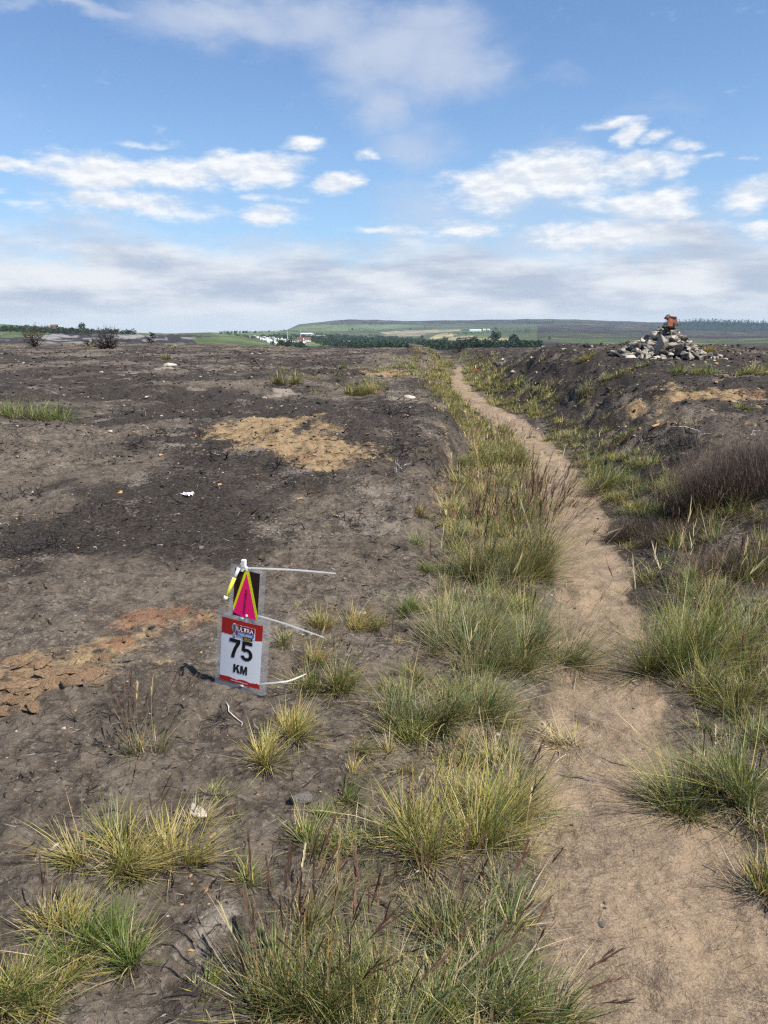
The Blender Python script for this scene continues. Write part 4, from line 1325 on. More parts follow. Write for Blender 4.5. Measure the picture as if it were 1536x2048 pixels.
# ---- uncountable grit, crumbs, charred twigs
def scatter_gravel():
    r = np.random.default_rng(15)
    bm = bmesh.new()
    bmesh.ops.create_icosphere(bm, subdivisions=1, radius=1)
    bm.verts.ensure_lookup_table()
    v0 = np.array([v.co[:] for v in bm.verts])
    f0 = np.array([[v.index for v in f.verts] for f in bm.faces])
    bm.free()
    n1, n2, n3 = 5600, 5200, 2200
    y = np.concatenate([np.exp(r.uniform(math.log(1.2), math.log(14), n1)), np.exp(r.uniform(math.log(8), math.log(75), n2)), r.uniform(9, 23, n3)])
    x = np.concatenate([r.uniform(-.62, .62, n1) * y[:n1] * 1.05, r.uniform(-.62, .62, n2) * y[n1:n1 + n2] * 1.05, r.uniform(2.9, 11, n3)])
    u, hw = path_u(x, y)
    keep = (np.abs(u) > hw + .03) | (r.uniform(size=len(x)) < .07)
    x, y = x[keep], y[keep]
    sz = np.maximum(.0025, np.minimum(y, 30) * .0011) * r.lognormal(0, .45, len(x))
    k = len(x)
    V = v0[None] * (1 + r.uniform(-.35, .35, (k, len(v0), 1))) * np.array([1.2, .9, .65]) * sz[:, None, None]
    a = r.uniform(0, 6.3, k)
    ca, sa = np.cos(a)[:, None], np.sin(a)[:, None]
    V = np.stack([V[:, :, 0] * ca - V[:, :, 1] * sa, V[:, :, 0] * sa + V[:, :, 1] * ca, V[:, :, 2]], 2)
    V += np.column_stack([x, y, H(x, y) + sz * .2])[:, None, :]
    F = f0[None] + (np.arange(k) * len(v0))[:, None, None]
    pal = np.array([(.05, .042, .038), (.03, .027, .025), (.16, .125, .10), (.36, .30, .24), (.40, .23, .11)])
    c = pal[r.choice(5, k, p=[.40, .30, .17, .09, .04])]
    me = tri_mesh('gravel', V.reshape(-1, 3), F.reshape(-1, 3), False, np.repeat(c, len(v0), 0))
    tag(link('gravel', me, None, M['dry']), 'black crumbs and pale grit strewn over the burnt ground', 'gravel', kind='stuff')


scatter_gravel()


def sticks(start, azim, length, rise, thick, r, segs=4, wob=.5, kink=.35):
    """bent three-sided sticks, n of them"""
    n = len(start)
    P = [start]
    a, e = azim.copy(), rise.copy()
    for k in range(segs):
        st = length / segs
        P.append(P[-1] + np.column_stack([np.cos(a) * np.cos(e), np.sin(a) * np.cos(e), np.sin(e)]) * st[:, None])
        a = a + r.normal(0, wob, n)
        e = np.clip(e + r.normal(0, kink, n), -.5, 1.45)
    P = np.stack(P, 1)
    ring = np.array([0, 2.1, 4.2])
    w = thick[:, None] * np.linspace(1, .35, segs + 1)[None]
    off = np.stack([np.cos(ring), np.sin(ring)], 1)
    sd = np.column_stack([-np.sin(azim), np.cos(azim), np.zeros(n)])
    V = P[:, :, None, :] + (sd[:, None, None, :] * off[None, None, :, :1] + np.array([0, 0, 1.0]) * off[None, None, :, 1:]) * w[:, :, None, None]
    f = []
    for k in range(segs):
        for j in range(3):
            q = k * 3
            f += [(q + j, q + (j + 1) % 3, q + 3 + (j + 1) % 3), (q + j, q + 3 + (j + 1) % 3, q + 3 + j)]
    F = np.array(f)[None] + (np.arange(n) * 3 * (segs + 1))[:, None, None]
    return V.reshape(-1, 3), F.reshape(-1, 3), P


def scatter_twigs():
    r = np.random.default_rng(25)
    n1, n2 = 9000, 11000
    y = np.concatenate([np.exp(r.uniform(math.log(1.3), math.log(9), n1)), np.exp(r.uniform(math.log(6), math.log(60), n2))])
    x = r.uniform(-.64, .64, n1 + n2) * y * 1.05
    u, hw = path_u(x, y)
    dens = fbm(x * .7, y * .7, 3, 511)
    keep = (np.abs(u) > hw + .1) & ((dens + r.normal(0, .16, len(x)) > .02) | (np.abs(u) > 1.2) & (y > 5) & (dens > -.16))
    x, y = x[keep], y[keep]
    n = len(x)
    far = np.clip(y, 1.5, 40)
    V, F, _ = sticks(np.column_stack([x, y, H(x, y) + .003]), r.uniform(0, 6.3, n), r.uniform(.025, .12, n) * (.55 + far * .075), np.abs(r.normal(0, .22, n)), np.maximum(.0013, far * .00040) * r.lognormal(0, .5, n), r, 3, .6, .3)
    c = np.array([(.014, .013, .013), (.03, .026, .025), (.10, .085, .072), (.30, .27, .23)])[r.choice(4, n, p=[.52, .28, .13, .07])]
    me = tri_mesh('charred_debris', V, F, False, np.repeat(c, 12, 0))
    tag(link('charred_debris', me, None, M['dry']), 'charred heather twigs scattered over the burnt ground', 'twigs', kind='stuff')


scatter_twigs()


def burnt_clump(px, py, wpx, hpx, label, n=26, pale=.0, seed=0, name='burnt_heather', flat=.35):
    """blackened heather root with its crooked stems"""
    r = np.random.default_rng(int(px * 3 + py + seed))
    c = hit(px, py)
    s = pxm(c)
    R, h = wpx * s / 2, hpx * s
    a = r.uniform(0, 6.3, n)
    st = np.column_stack([R * .35 * r.normal(size=n), R * .3 * r.normal(size=n), np.full(n, .0)])
    st[:, 2] = H(c.x + st[:, 0], c.y + st[:, 1]) - c.z - .005
    rise = np.clip(np.arctan2(h, R) + r.normal(0, .45, n), .0, 1.3)
    th = np.full(n, max(.0035, s * .9)) * r.uniform(.5, 1.4, n)
    V, F, P = sticks(st, a, R * r.uniform(.6, 1.25, n), rise, th, r, 5, .55, .4)
    k = n * 2
    j = r.integers(0, n, k)
    q = r.integers(2, 5, k)
    V2, F2, _ = sticks(P[j, q], a[j] + r.normal(0, 1, k), R * r.uniform(.2, .5, k), np.clip(rise[j] + r.normal(0, .5, k), -.2, 1.4), th[j] * .55, r, 3, .6, .5)
    me = tri_mesh(name, np.vstack([V, V2]), np.vstack([F, F2 + len(V)]), False)
    o = link(name, me, None, M['bleached'] if pale else M['char'], c)
    tag(o, label, 'burnt heather' if 'heather' in name else 'twig')


BC = burnt_clump
BC(555, 935, 75, 26, 'black heather root at the lower edge of sandy scar', 30)
BC(547, 875, 34, 16, 'small black root in the middle of sandy scar', 18)
BC(440, 835, 60, 16, 'low black twigs behind the sandy scar', 22)
BC(545, 833, 22, 20, 'lone thin black stem on the dark crest', 8)
BC(780, 838, 80, 26, 'black heather root on the crest near left bank', 34)
BC(800, 915, 70, 24, 'black root with grey stems right of sandy scar', 28)
BC(800, 945, 50, 20, 'thin grey burnt stems below the black root', 9, pale=1)
BC(870, 960, 40, 22, 'black twigs on the lip of left bank', 14)
BC(425, 920, 46, 20, 'black roots left of the sandy scar', 20)
BC(395, 875, 40, 18, 'black root behind left end of sandy scar', 18)
BC(270, 897, 60, 14, 'loop of black roots on sooty ground', 14)
BC(330, 868, 70, 12, 'flat black twigs on the middle plain', 18)
BC(90, 1100, 150, 24, 'heap of black heather debris at left edge', 70)
BC(60, 1000, 90, 18, 'low black twigs above the debris heap at left', 26)
BC(245, 830, 50, 16, 'black twigs on the plain beyond the green patch', 16)
BC(695, 1055, 60, 12, 'flat black twigs on the grey slope', 14)
BC(440, 1445, 80, 26, 'crooked black root on soil below the sign', 12)
BC(1370, 900, 90, 34, 'black burnt stems on the right bank crest', 34)
BC(1290, 890, 60, 26, 'black burnt stems on the right bank slope', 26)
BC(1245, 955, 70, 30, 'black stems hanging on the right bank foot', 26)
BC(1110, 862, 60, 26, 'dark burnt stems beside the path bend', 24)
BC(1090, 690, 60, 12, 'black scorched tufts on the left mound skyline', 34)
BC(1190, 688, 36, 10, 'black scorched tuft on the mound left of cairn', 20)


def stick_thing(name, a, b, thick, material, label, cat, lift=.006, n=7, bend=.02):
    """a single bent stick between two photographed ends"""
    A, Bp = hit(*a), hit(*b)
    r = np.random.default_rng(int(a[0] + b[1]))
    t = np.linspace(0, 1, n)
    pts = [A.lerp(Bp, q) + Vector((r.normal(0, bend), r.normal(0, bend), 0)) * math.sin(q * 3.14) for q in t]
    v, f = [], []
    for i, p in enumerate(pts):
        z = float(H(p.x, p.y)) + lift
        w = thick * (1 - .5 * t[i]) * (1 + .2 * math.sin(i * 2.1))
        for k in range(6):
            q = k / 6 * 2 * math.pi
            d = (Bp - A).normalized()
            sd = Vector((-d.y, d.x, 0))
            v.append(Vector((p.x, p.y, z)) + sd * math.cos(q) * w + Vector((0, 0, 1)) * math.sin(q) * w - A)
    f = [(i * 6 + k, i * 6 + (k + 1) % 6, i * 6 + 6 + (k + 1) % 6, i * 6 + 6 + k) for i in range(n - 1) for k in range(6)]
    f += [tuple(range(5, -1, -1)), tuple(range((n - 1) * 6, n * 6))]
    me = bpy.data.meshes.new(name)
    me.from_pydata([tuple(q) for q in v], [], f)
    for p in me.polygons:
        p.use_smooth = True
    tag(link(name, me, None, M[material], A), label, cat)


stick_thing('bleached_stick', (453, 1418), (483, 1455), .0036, 'bleached', 'bleached white curved stick just below the sign', 'stick')
stick_thing('bleached_stick', (1340, 872), (1420, 868), .008, 'bleached', 'thin bleached stick on the right bank crest', 'stick', bend=.05)
stick_thing('bleached_stick', (1500, 878), (1536, 872), .010, 'bleached', 'wavy bleached stick at the right frame edge', 'stick', bend=.06)


# ---- scrap of white litter
def litter_scrap():
    p = hit(375, 998)
    s = pxm(p)
    bm = bmesh.new()
    bmesh.ops.create_grid(bm, x_segments=9, y_segments=5, size=.5)
    r = np.random.default_rng(3)
    for v in bm.verts:
        x, y = v.co.x, v.co.y
        v.co = Vector((x * 20 * s + r.normal(0, .006), y * .05 + x * .04 + r.normal(0, .008), .012 + .02 * abs(math.sin(x * 9 + y * 3)) + r.uniform(0, .014)))
    kill = [f for f in bm.faces if abs(f.calc_center_median().y) > .03 and r.uniform() < .5]
    bmesh.ops.delete(bm, geom=kill, context='FACES')
    bmesh.ops.solidify(bm, geom=list(bm.faces), thickness=.0015)
    me = bpy.data.meshes.new('litter_scrap')
    bm.to_mesh(me)
    bm.free()
    tag(link('litter_scrap', me, None, M['litter'], p), 'crumpled scrap of white plastic on the burnt soil', 'litter')


litter_scrap()


# ---- bushes
def branchy(name, px, py, wpx, hpx, label, seed, leaf=None, leaves=0, stems=30, upright=.9, cat='bush', trunk=False, twig=.5):
    r = np.random.default_rng(seed)
    c = hit(px, py)
    s = pxm(c)
    R, h = wpx * s / 2, hpx * s
    e = link(name, None, None, None, c)
    tag(e, label, cat)
    th0 = max(.006, s * .55)
    if trunk:
        V, F, P = sticks(np.array([[0, 0, -.05]]), np.zeros(1), np.array([h * 1.0]), np.array([1.5]), np.array([h * .035]), r, 7, .4, .05)
        link('trunk', tri_mesh('trunk', V, F, True), e, M['burnt_bark'])
        j = r.integers(2, 7, stems)
        st = P[0, j] * 1.0
        L = R * r.uniform(.5, 1.1, stems) * (1.15 - (j - 2) / 8)
        rise = r.normal(.25, .3, stems)
    else:
        st = np.column_stack([R * .22 * r.normal(size=stems), R * .2 * r.normal(size=stems), np.full(stems, -.04)])
        L = np.hypot(R, h) * r.uniform(.6, 1.05, stems)
        rise = np.clip(r.normal(upright, .3, stems), .15, 1.5)
    a = r.uniform(0, 6.3, stems)
    V, F, P = sticks(st, a, L, rise, np.full(stems, th0 * 1.3), r, 5, .25, .14)
    k = stems * 5
    j, q = r.integers(0, stems, k), r.integers(2, 6, k)
    V2, F2, P2 = sticks(P[j, q], a[j] + r.normal(0, .8, k), L[j] * r.uniform(.2, twig, k), np.clip(rise[j] + r.normal(0, .4, k), -.1, 1.5), np.full(k, th0 * .7), r, 3, .4, .25)
    link('branches', tri_mesh('branches', np.vstack([V, V2]), np.vstack([F, F2 + len(V)]), False), e, M['burnt_bark'])
    e.children[-1]['kind'] = 'stuff'
    if leaves:
        j = r.integers(0, k, leaves)
        p = P2[j, r.integers(1, 4, leaves)] + r.normal(0, R * .05, (leaves, 3))
        ls = max(.012, s * .8)
        t = p[:, None, :] + r.normal(0, ls, (leaves, 3, 3))
        cc = np.asarray(leaf) * (1 + r.uniform(-.4, .4, (leaves, 1)))
        me = tri_mesh('foliage', t.reshape(-1, 3), np.arange(leaves * 3).reshape(-1, 3), False, np.repeat(cc, 3, 0))
        o = link('foliage', me, e, M['grass'])
        o['kind'] = 'stuff'


branchy('scorched_bush', 68, 694, 36, 34, 'rounded brown scorched bush on the left plain edge', 1, (.14, .085, .055), 900, 34)
branchy('scorched_bush', 216, 698, 50, 32, 'wide tangle of bare scorched branches on the plain', 2, (.22, .16, .14), 420, 70, .75)
branchy('scorched_sapling', 302, 694, 18, 32, 'small scorched tree standing alone right of the bushes', 3, (.05, .045, .035), 500, 26, trunk=True, cat='tree')
branchy('scorched_bush', 178, 693, 12, 18, 'faint tiny bush left of the branch tangle', 4, (.1, .08, .07), 120, 12)
branchy('scorched_bush', 919, 706, 14, 20, 'small bare bush on the far moor edge above path', 5, (.09, .07, .06), 160, 14)


def heather_bush(px, py, wpx, hpx, label, seed, n):
    """dense dead heather: fine upright sprays"""
    r = np.random.default_rng(seed)
    c = hit(px, py)
    s = pxm(c)
    R, h = wpx * s / 2, hpx * s
    B = Blades()
    k = n
    a = r.uniform(0, 6.3, k)
    q = np.sqrt(r.uniform(0, 1, k))
    x, y = c.x + R * q * np.cos(a), c.y + R * .5 * q * np.sin(a)
    b = np.column_stack([x, y, H(x, y) - .01])
    col = np.array([(.085, .060, .048), (.12, .085, .066), (.055, .042, .036), (.20, .15, .10)])[r.choice(4, k, p=[.35, .3, .25, .1])] * (1 + r.uniform(-.25, .25, (k, 1)))
    L = h * r.uniform(.5, 1.1, k) * (1.15 - .5 * q ** 2)
    P = B.add(b, a + r.normal(0, .8, k), L, np.clip(q * .4 + r.normal(.1, .2, k), 0, .85), r.uniform(0, .25, k), np.full(k, max(.0022, s * .4)), col * .8, col, 3, r, (-.12, .03))
    m = 3
    t = P[:, 1:4].reshape(-1, 3)
    kk = len(t)
    B.add(t, r.uniform(0, 6.3, kk), np.repeat(L, 3) * r.uniform(.12, .3, kk), r.uniform(.3, .8, kk), np.zeros(kk), np.full(kk, max(.0018, s * .36)), np.repeat(col, 3, 0), np.repeat(col, 3, 0) * 1.5, 2, r)
    v = np.vstack(B.v) - np.array([c.x, c.y, c.z])
    B.v = [v]
    tag(link('heather_bush', B.mesh('heather_bush'), None, M['grass'], c), label, 'heather bush')


heather_bush(1455, 1010, 230, 110, 'large dark brown dead heather bush on right bank', 1, 5200)
heather_bush(1550, 960, 120, 90, 'dead heather cut by the frame edge behind the large bush', 2, 1800)
heather_bush(1270, 1075, 110, 46, 'low brown heather mat right beside the path', 3, 1100)
heather_bush(1480, 1150, 150, 60, 'low brown heather behind the green right tussock', 4, 1300)
heather_bush(1350, 1085, 150, 48, 'sprawling thin heather below the large bush', 5, 1000)
# ------------------------------------------------------------------ the route marker
def build_marker():
    base = hit(487, 1388)
    Y0 = base.y
    def zat(py, px=487):
        x, y, z = ray(px, py)
        return CAMZ + z * (Y0 / y)
    s = pxm(Vector((base.x, Y0, zat(1260))))
    yaw = rad(-20)                                             # right edge nearer the camera
    e = link('route_marker', None, None, None, base)
    ROLL = rad(2.6)                                            # the stake leans a little to the right
    e.rotation_euler.y = ROLL
    unroll = Matrix.Rotation(-ROLL, 3, 'Y')
    tag(e, 'white stake carrying a pink arrow sheet and a 75 km sign', 'route marker')
    top_z = zat(1121) - base.z
    def box(name, dims, loc, m, parent, rotz=0, bev=.001):
        bm = bmesh.new()
        bmesh.ops.create_cube(bm, size=1)
        for v in bm.verts:
            v.co = Vector((v.co.x * dims[0], v.co.y * dims[1], v.co.z * dims[2]))
        bmesh.ops.bevel(bm, geom=list(bm.edges), offset=bev, segments=2, affect='EDGES')
        me = bpy.data.meshes.new(name)
        bm.to_mesh(me)
        bm.free()
        o = link(name, me, parent, M[m], loc)
        o.rotation_euler.z = rotz
        return o

    # stake: ribbed section tapering to a steel spike
    def stake():
        prof = [(-.011, -.004), (-.004, -.004), (-.0035, -.009), (.0035, -.009), (.004, -.004), (.011, -.004), (.011, .003), (-.011, .003)]
        zs = [(.035, .55), (.075, 1), (top_z - .05, 1), (top_z - .004, 1.02), (top_z, .9)]
        v = [(a * k, b * k, z) for z, k in zs for a, b in prof]
        n = len(prof)
        f = [(i * n + j, i * n + (j + 1) % n, i * n + n + (j + 1) % n, i * n + n + j) for i in range(len(zs) - 1) for j in range(n)]
        f += [tuple(range(n - 1, -1, -1)), tuple(range((len(zs) - 1) * n, len(zs) * n))]
        me = bpy.data.meshes.new('stake')
        me.from_pydata(v, [], f)
        o = link('stake', me, e, M['white_plastic'])
        o.rotation_euler.z = yaw
        return o
    st = stake()
    box('spike', (.006, .006, .12), (0, 0, -.02), 'steel', e)
    for z in (zat(1148) - base.z, zat(1238) - base.z):
        o = box('lug', (.027, .017, .010), (0, -.002, z), 'white_plastic', e, yaw)
    cap = box('cap', (.019, .018, .034), (0, -.001, top_z - .012), 'white_plastic', e, yaw, .002)

    # sheets are flat prints, slightly bowed
    def sheet(name, cx, cz, bow):
        o = link(name, None, e, None, (0, 0, 0))
        R = Matrix.Rotation(yaw, 4, 'Z')
        o.matrix_local = Matrix.Translation((0, 0, cz)) @ R @ Matrix.Translation((cx, -.016, 0)) @ Matrix.Rotation(rad(3.0), 4, 'Y')
        o['bow'] = bow
        return o

    def bowf(x, y, z, bow):
        return (x, y + bow * x * x * 14, z)

    def flat(name, polys, layer, m, parent, bow, thick=0.0, grid=.012):
        """2-D polygons (x, z) laid on the sheet, cut finely enough to follow its bow"""
        bm = bmesh.new()
        for poly in polys:
            vs = [bm.verts.new((a, 0, b)) for a, b in poly]
            bm.faces.new(vs)
        bmesh.ops.triangulate(bm, faces=list(bm.faces))
        xs = [v.co.x for v in bm.verts]
        x0, x1 = min(xs), max(xs)
        k = int((x1 - x0) / grid)
        for i in range(1, k + 1):
            bmesh.ops.bisect_plane(bm, geom=list(bm.verts) + list(bm.edges) + list(bm.faces), plane_co=(x0 + i * grid, 0, 0), plane_no=(1, 0, 0))
        for v in bm.verts:
            v.co = Vector(bowf(v.co.x, -layer * .0005, v.co.z, bow))
        bmesh.ops.recalc_face_normals(bm, faces=list(bm.faces))
        me = bpy.data.meshes.new(name)
        bm.to_mesh(me)
        bm.free()
        return link(name, me, parent, M[m])

    def text(name, body, cx, cz, h, m, parent, layer, bow, wide=1.0, bold=.0, rot=0.0):
        cu = bpy.data.curves.new(name, 'FONT')
        cu.body, cu.size, cu.align_x, cu.align_y = body, 1.0, 'CENTER', 'CENTER'
        cu.offset, cu.resolution_u = bold, 4
        o = bpy.data.objects.new(name, cu)
        COL.objects.link(o)
        dg = bpy.context.evaluated_depsgraph_get()
        me = bpy.data.meshes.new_from_object(o.evaluated_get(dg))
        COL.objects.unlink(o)
        bpy.data.objects.remove(o)
        me.name = name
        co = np.array([v.co[:] for v in me.vertices])
        lo, hi = co.min(0), co.max(0)
        k = h / (hi[1] - lo[1])
        x = (co[:, 0] - (lo[0] + hi[0]) / 2) * k * wide
        z = (co[:, 1] - (lo[1] + hi[1]) / 2) * k
        x, z = x * math.cos(rot) - z * math.sin(rot) + cx, x * math.sin(rot) + z * math.cos(rot) + cz
        for v, a, b in zip(me.vertices, x, z):
            v.co = bowf(a, -layer * .0005, b, bow)
        me.materials.clear()
        return link(name, me, parent, M[m])

    def rect(w, h, cx=0, cz=0):
        return [(cx - w / 2, cz - h / 2), (cx + w / 2, cz - h / 2), (cx + w / 2, cz + h / 2), (cx - w / 2, cz + h / 2)]

    # ---- lower sheet
    W, Hh, bow = .203, .300, .028
    cz = (zat(1243) + zat(1364)) / 2 - base.z
    sh = sheet('distance_sheet', -.006, cz, bow)
    flat('laminate', [rect(W + .058, Hh + .062, .004, .003)], -1, 'laminate', sh, bow)
    flat('card', [rect(W, Hh)], 0, 'paper', sh, bow)
    r = np.random.default_rng(2)
    def torn(z, sgn, n=34):
        xs = np.linspace(-W / 2, W / 2, n)
        return [(float(x), float(z + r.uniform(-.0028, .0028) + sgn * .0008 * math.sin(x * 90))) for x in xs]
    hd = torn(Hh / 2 - .073, 1)
    flat('header_band', [[(-W / 2, Hh / 2), *hd, (W / 2, Hh / 2)]], 1, 'red_ink', sh, bow)
    ft = torn(-Hh / 2 + .022, 1)
    flat('footer_band', [[(W / 2, -Hh / 2), *ft[::-1], (-W / 2, -Hh / 2)]], 1, 'red_ink', sh, bow)
    blob = lambda cx, cz, a, b, n=26, j=.06: [(cx + a * math.cos(t) * (1 + r.uniform(-j, j)), cz + b * math.sin(t) * (1 + r.uniform(-j, j))) for t in np.linspace(0, 2 * math.pi, n, endpoint=False)]
    def rough_box(w, h, cx, cz, j=.0012, n=9):
        p = [(cx - w / 2 + w * i / n, cz + h / 2) for i in range(n)] + [(cx + w / 2, cz + h / 2 - h * i / 4) for i in range(4)]
        p += [(cx + w / 2 - w * i / n, cz - h / 2) for i in range(n)] + [(cx - w / 2, cz - h / 2 + h * i / 4) for i in range(4)]
        return [(a + r.uniform(-j, j), b + r.uniform(-j, j)) for a, b in p][::-1]
    lz = Hh / 2 - .044
    # boot print
    sole = [(-.046, .026), (-.038, .029), (-.031, .024), (-.028, .010), (-.030, -.004), (-.034, -.016), (-.045, -.018), (-.050, -.008), (-.053, .008), (-.051, .020)]
    flat('boot_print', [[(a + .004, b + lz) for a, b in sole]], 2, 'paper', sh, bow)
    tr = []
    for i in range(8):
        z = lz + .022 - i * .0048
        x = -.0365 - .0010 * abs(i - 3) * .3
        for sg in (-1, 1):
            tr.append([(x, z), (x + sg * .0095, z + .0022), (x + sg * .0095, z - .0006), (x, z - .0026)][::sg])
        tr.append([(x - .0022, z - .0030), (x + .0022, z - .0030), (x, z - .0050)])
    flat('boot_tread', tr, 3, 'black_ink', sh, bow, grid=1)
    flat('boot_heel', [blob(-.034, lz - .030, .0095, .011, 18, .05)], 3, 'paper', sh, bow)
    flat('boot_heel_tread', [rect(.012, .0022, -.034, lz - .024 - i * .0042) for i in range(3)] + [[(-.042, lz - .0365), (-.034, lz - .0405), (-.026, lz - .0365), (-.034, lz - .0345)]], 4, 'black_ink', sh, bow, grid=1)
    flat('logo_outline', [rough_box(.088, .054, .022, lz - .003, .0016)], 2, 'paper', sh, bow)
    flat('logo_field', [rough_box(.083, .030, .022, lz + .0075)], 3, 'crimson_ink', sh, bow)
    text('lettering', 'ULTRA', .020, lz + .0065, .0205, 'paper', sh, 5, bow, .92, .018)
    flat('logo_ribbon', [[(-.021, lz - .010), (-.017, lz - .022), (-.021, lz - .024), (.060, lz - .024), (.064, lz - .014), (.060, lz - .009)]], 4, 'blue_ink', sh, bow)
    text('lettering', 'CHALLENGE', .020, lz - .0165, .0105, 'paper', sh, 6, bow, .86, .02)
    flat('logo_badge', [rough_box(.046, .0155, .032, lz - .0325, .0005)], 4, 'black_ink', sh, bow)
    text('lettering', 'SERIES', .032, lz - .0325, .0105, 'gold_ink', sh, 6, bow, .92, .02)
    # the numerals: heavy grotesque, drawn as outlines
    def seven(x, z, w, h):
        t = .19 * h
        return [[(x, z + h), (x, z + h - t), (x + w * .64, z + h - t), (x + w * .42, z + h * .52), (x + w * .27, z + h * .22), (x + w * .21, z), (x + w * .52, z), (x + w * .58, z + h * .24), (x + w * .73, z + h * .52), (x + w, z + h - t * 1.0), (x + w, z + h)]]
    def five(x, z, w, h):
        out = []
        def ring(a0, a1, rx, ry, n=18):
            return [(x + w * .47 + rx * math.cos(t), z + h * .325 + ry * math.sin(t)) for t in np.linspace(a0, a1, n)]
        A = ring(rad(138), rad(-162), w * .52, h * .325)
        Bq = ring(rad(-162), rad(138), w * .235, h * .165)
        bowl = []
        for i in range(len(A) - 1):
            bowl.append([A[i], A[i + 1], Bq[-2 - i], Bq[-1 - i]])
        out += bowl
        out.append([(x + w * .10, z + h), (x + w * .045, z + h * .50), (x + w * .30, z + h * .46), (x + w * .36, z + h * .82), (x + w * .93, z + h * .82), (x + w * .93, z + h)])
        return out
    flat('numeral', seven(-.058, -.029, .056, .090), 2, 'black_ink', sh, bow)
    flat('numeral', five(.003, -.031, .058, .092), 2, 'black_ink', sh, bow, grid=1)
    def letters_km(cx, cz, h):
        k = h
        t = .27 * k
        x = cx - .78 * k
        K = [[(x, cz), (x + t, cz), (x + t, cz + k), (x, cz + k)], [(x + t, cz + .30 * k), (x + t, cz + .62 * k), (x + .48 * k, cz + k), (x + .80 * k, cz + k)], [(x + .36 * k, cz + .50 * k), (x + .57 * k, cz + .66 * k), (x + .86 * k, cz), (x + .54 * k, cz)]]
        m0 = cx + .02 * k + .08 * k
        Mm = [[(m0, cz), (m0 + .2 * k, cz), (m0 + .2 * k, cz + k), (m0, cz + k)], [(m0 + .66 * k, cz), (m0 + .86 * k, cz), (m0 + .86 * k, cz + k), (m0 + .66 * k, cz + k)],
              [(m0 + .2 * k, cz + k), (m0 + .2 * k, cz + .62 * k), (m0 + .34 * k, cz), (m0 + .52 * k, cz), (m0 + .66 * k, cz + .62 * k), (m0 + .66 * k, cz + k), (m0 + .57 * k, cz + k), (m0 + .43 * k, cz + .40 * k), (m0 + .29 * k, cz + k)]]
        return [[q for q in p] for p in K], Mm
    K, Mm = letters_km(.0, -.098, .040)
    flat('letter', K, 2, 'black_ink', sh, bow, grid=1)
    flat('letter', Mm, 2, 'black_ink', sh, bow, grid=1)
    text('lettering', 'www.ultrachallenge.com', .002, -Hh / 2 + .0115, .0088, 'paper', sh, 3, bow, .92, .012)

    # ---- upper sheet with the arrow
    W2, H2, b2 = .122, .213, -.02
    cz2 = (zat(1141) + zat(1228)) / 2 - base.z
    s2 = sheet('arrow_sheet', .022, cz2, b2)
    flat('laminate', [rect(W2 + .050, H2 + .032, .004, .004)], -1, 'laminate', s2, b2)
    flat('card', [rect(W2, H2)], 0, 'maroon_ink', s2, b2)
    h2 = H2 / 2
    flat('arrow_edge', [[(-.012, h2), (-W2 / 2, -h2 + .040), (-W2 / 2, -h2 + .02), (W2 / 2, -h2), (W2 / 2, -h2 + .024), (.008, h2)][::-1]], 1, 'lime_ink', s2, b2)
    flat('arrow', [[(-.003, h2 - .012), (-W2 / 2 + .002, -h2 + .012), (-.01, -h2), (W2 / 2 - .006, -h2)][::-1]], 2, 'pink_ink', s2, b2)
    text('lettering', 'CHARITY EVENT', -.003, -.034, .0115, 'black_ink', s2, 4, b2, 1.0, .02, rad(86))
    ticks = []
    for i in range(13):
        t = (i + .6) / 13.5
        x, z = .006 + (W2 / 2 - .008) * t, h2 - .016 - (H2 - .016) * t
        ticks.append(rect(.0035, .0018, x, z))
    flat('arrow_marking', ticks, 3, 'black_ink', s2, b2, grid=1)

    # ---- cable ties: a loop round the stake and a long free tail
    def tie(pix, zoff, loopz):
        pts = []
        for a, b, dy in pix:
            x, y, z = ray(a, b)
            k = (Y0 + dy) / y
            pts.append(unroll @ (Vector((x * k, Y0 + dy, CAMZ + z * k)) - base))
        dense = []
        n = len(pts)
        for i in range(n - 1):
            p0, p1, p2, p3 = pts[max(i - 1, 0)], pts[i], pts[i + 1], pts[min(i + 2, n - 1)]
            for t in np.linspace(0, 1, 7, endpoint=False):
                dense.append(.5 * ((2 * p1) + (p2 - p0) * t + (2 * p0 - 5 * p1 + 4 * p2 - p3) * t * t + (3 * p1 - p0 - 3 * p2 + p3) * t ** 3))
        dense.append(pts[-1])
        v, f = [], []
        for i, p in enumerate(dense):
            w = .0034 if i < len(dense) - 3 else .0022
            for a, b in ((-.0007, -w), (.0007, -w), (.0007, w), (-.0007, w)):
                v.append((p.x, p.y + a, p.z + b))
        m = len(dense)
        f = [(i * 4 + k, i * 4 + (k + 1) % 4, i * 4 + 4 + (k + 1) % 4, i * 4 + 4 + k) for i in range(m - 1) for k in range(4)] + [(3, 2, 1, 0), (m * 4 - 4, m * 4 - 3, m * 4 - 2, m * 4 - 1)]
        me = bpy.data.meshes.new('cable_tie')
        me.from_pydata(v, [], f)
        o = link('cable_tie', me, e, M['white_plastic'])
        h = box('tie_head', (.011, .010, .010), pts[0], 'white_plastic', o, 0, .001)
        lp = bpy.data.meshes.new('tie_loop')
        v, f = [], []
        n = 20
        for i in range(n):
            q = 2 * math.pi * i / n
            for w, z in ((1, -.0034), (1.12, -.0034), (1.12, .0034), (1, .0034)):
                v.append((.0150 * w * math.cos(q), -.003 + .0145 * w * math.sin(q), loopz + z))
        f = [(i * 4 + k, i * 4 + (k + 1) % 4, (i + 1) % n * 4 + (k + 1) % 4, (i + 1) % n * 4 + k) for i in range(n) for k in range(4)]
        lp.from_pydata(v, [], f)
        link('tie_loop', lp, o, M['white_plastic'])
        return o
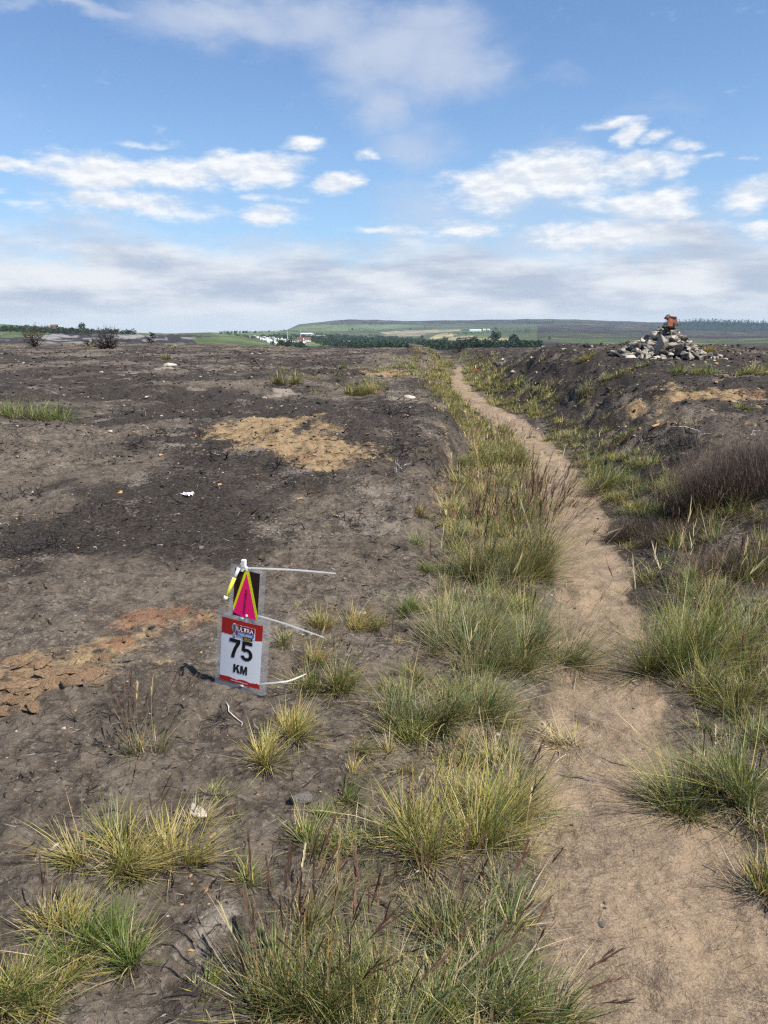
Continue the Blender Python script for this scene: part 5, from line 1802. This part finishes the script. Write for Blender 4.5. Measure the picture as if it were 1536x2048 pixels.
    tie([(493, 1136, -.022), (525, 1137, -.03), (590, 1140, -.05), (672, 1147, -.08)], 0, zat(1139) - base.z)
    tie([(494, 1231, -.022), (515, 1232, -.04), (535, 1237, -.05), (580, 1251, -.08), (648, 1275, -.12)], 0, zat(1234) - base.z)
    tie([(500, 1369, -.004), (520, 1368, -.04), (555, 1365, -.06), (580, 1361, -.05), (612, 1348, -.02)], 0, zat(1368) - base.z)

    # ---- glow stick hanging on the left: a thing of its own
    def P(a, b, dy):
        x, y, z = ray(a, b)
        k = (Y0 + dy) / y
        return Vector((x * k, Y0 + dy, CAMZ + z * k))
    A, Bq = P(479, 1133, -.03), P(450, 1198, -.045)
    g = link('glow_stick', None, None, None, A)
    tag(g, 'yellow and white glow stick hanging from top of stake', 'glow stick')
    d = (Bq - A)
    q = d.normalized().to_track_quat('Z', 'Y')
    def cyl(name, t0, t1, r0, m, parent, r1=None):
        n = 12
        L = d.length
        prof = [(t0 * L, r0 * .7), (t0 * L + .002, r0), (t1 * L - .002, r1 or r0), (t1 * L, (r1 or r0) * .7)]
        v = [q @ Vector((math.cos(2 * math.pi * i / n) * rr, math.sin(2 * math.pi * i / n) * rr, z)) for z, rr in prof for i in range(n)]
        f = [(k * n + i, k * n + (i + 1) % n, k * n + n + (i + 1) % n, k * n + n + i) for k in range(3) for i in range(n)] + [tuple(range(n - 1, -1, -1)), tuple(range(3 * n, 4 * n))]
        me = bpy.data.meshes.new(name)
        me.from_pydata([tuple(p) for p in v], [], f)
        for p in me.polygons:
            p.use_smooth = True
        return link(name, me, parent, M[m])
    cyl('hook', -.10, .05, .0028, 'steel', g)
    cyl('neck', .04, .34, .0075, 'white_plastic', g)
    cyl('tube', .335, .92, .0085, 'yellow_plastic', g)
    cyl('end_cap', .90, 1.02, .0098, 'white_plastic', g)


build_marker()


# ---- the next marker far along the path
def far_marker():
    b = hit(951, 745)
    s = pxm(b)
    e = link('route_marker', None, None, None, b)
    tag(e, 'tiny far route marker with orange red sheet beside the path end', 'route marker')
    def bx(name, w, d, h, loc, m):
        me = bpy.data.meshes.new(name)
        v = [(sx * w / 2, sy * d / 2, z * h) for z in (0, 1) for sx, sy in ((-1, -1), (1, -1), (1, 1), (-1, 1))]
        me.from_pydata(v, [], [(3, 2, 1, 0), (4, 5, 6, 7), (0, 1, 5, 4), (1, 2, 6, 5), (2, 3, 7, 6), (3, 0, 4, 7)])
        return link(name, me, e, M[m], loc)
    bx('stake', 2.0 * s, .03, 14 * s, (0, 0, -.02), 'white_plastic')
    bx('sheet', 4.2 * s, .006, 5.5 * s, (0, -.03, 3.0 * s), 'orange_plastic')
    bx('dark_sheet', 5.0 * s, .006, 3.5 * s, (0, .03, 8.5 * s), 'black_ink')


far_marker()
scene.cycles.use_denoising = False
scene.cycles.filter_width = 1.3
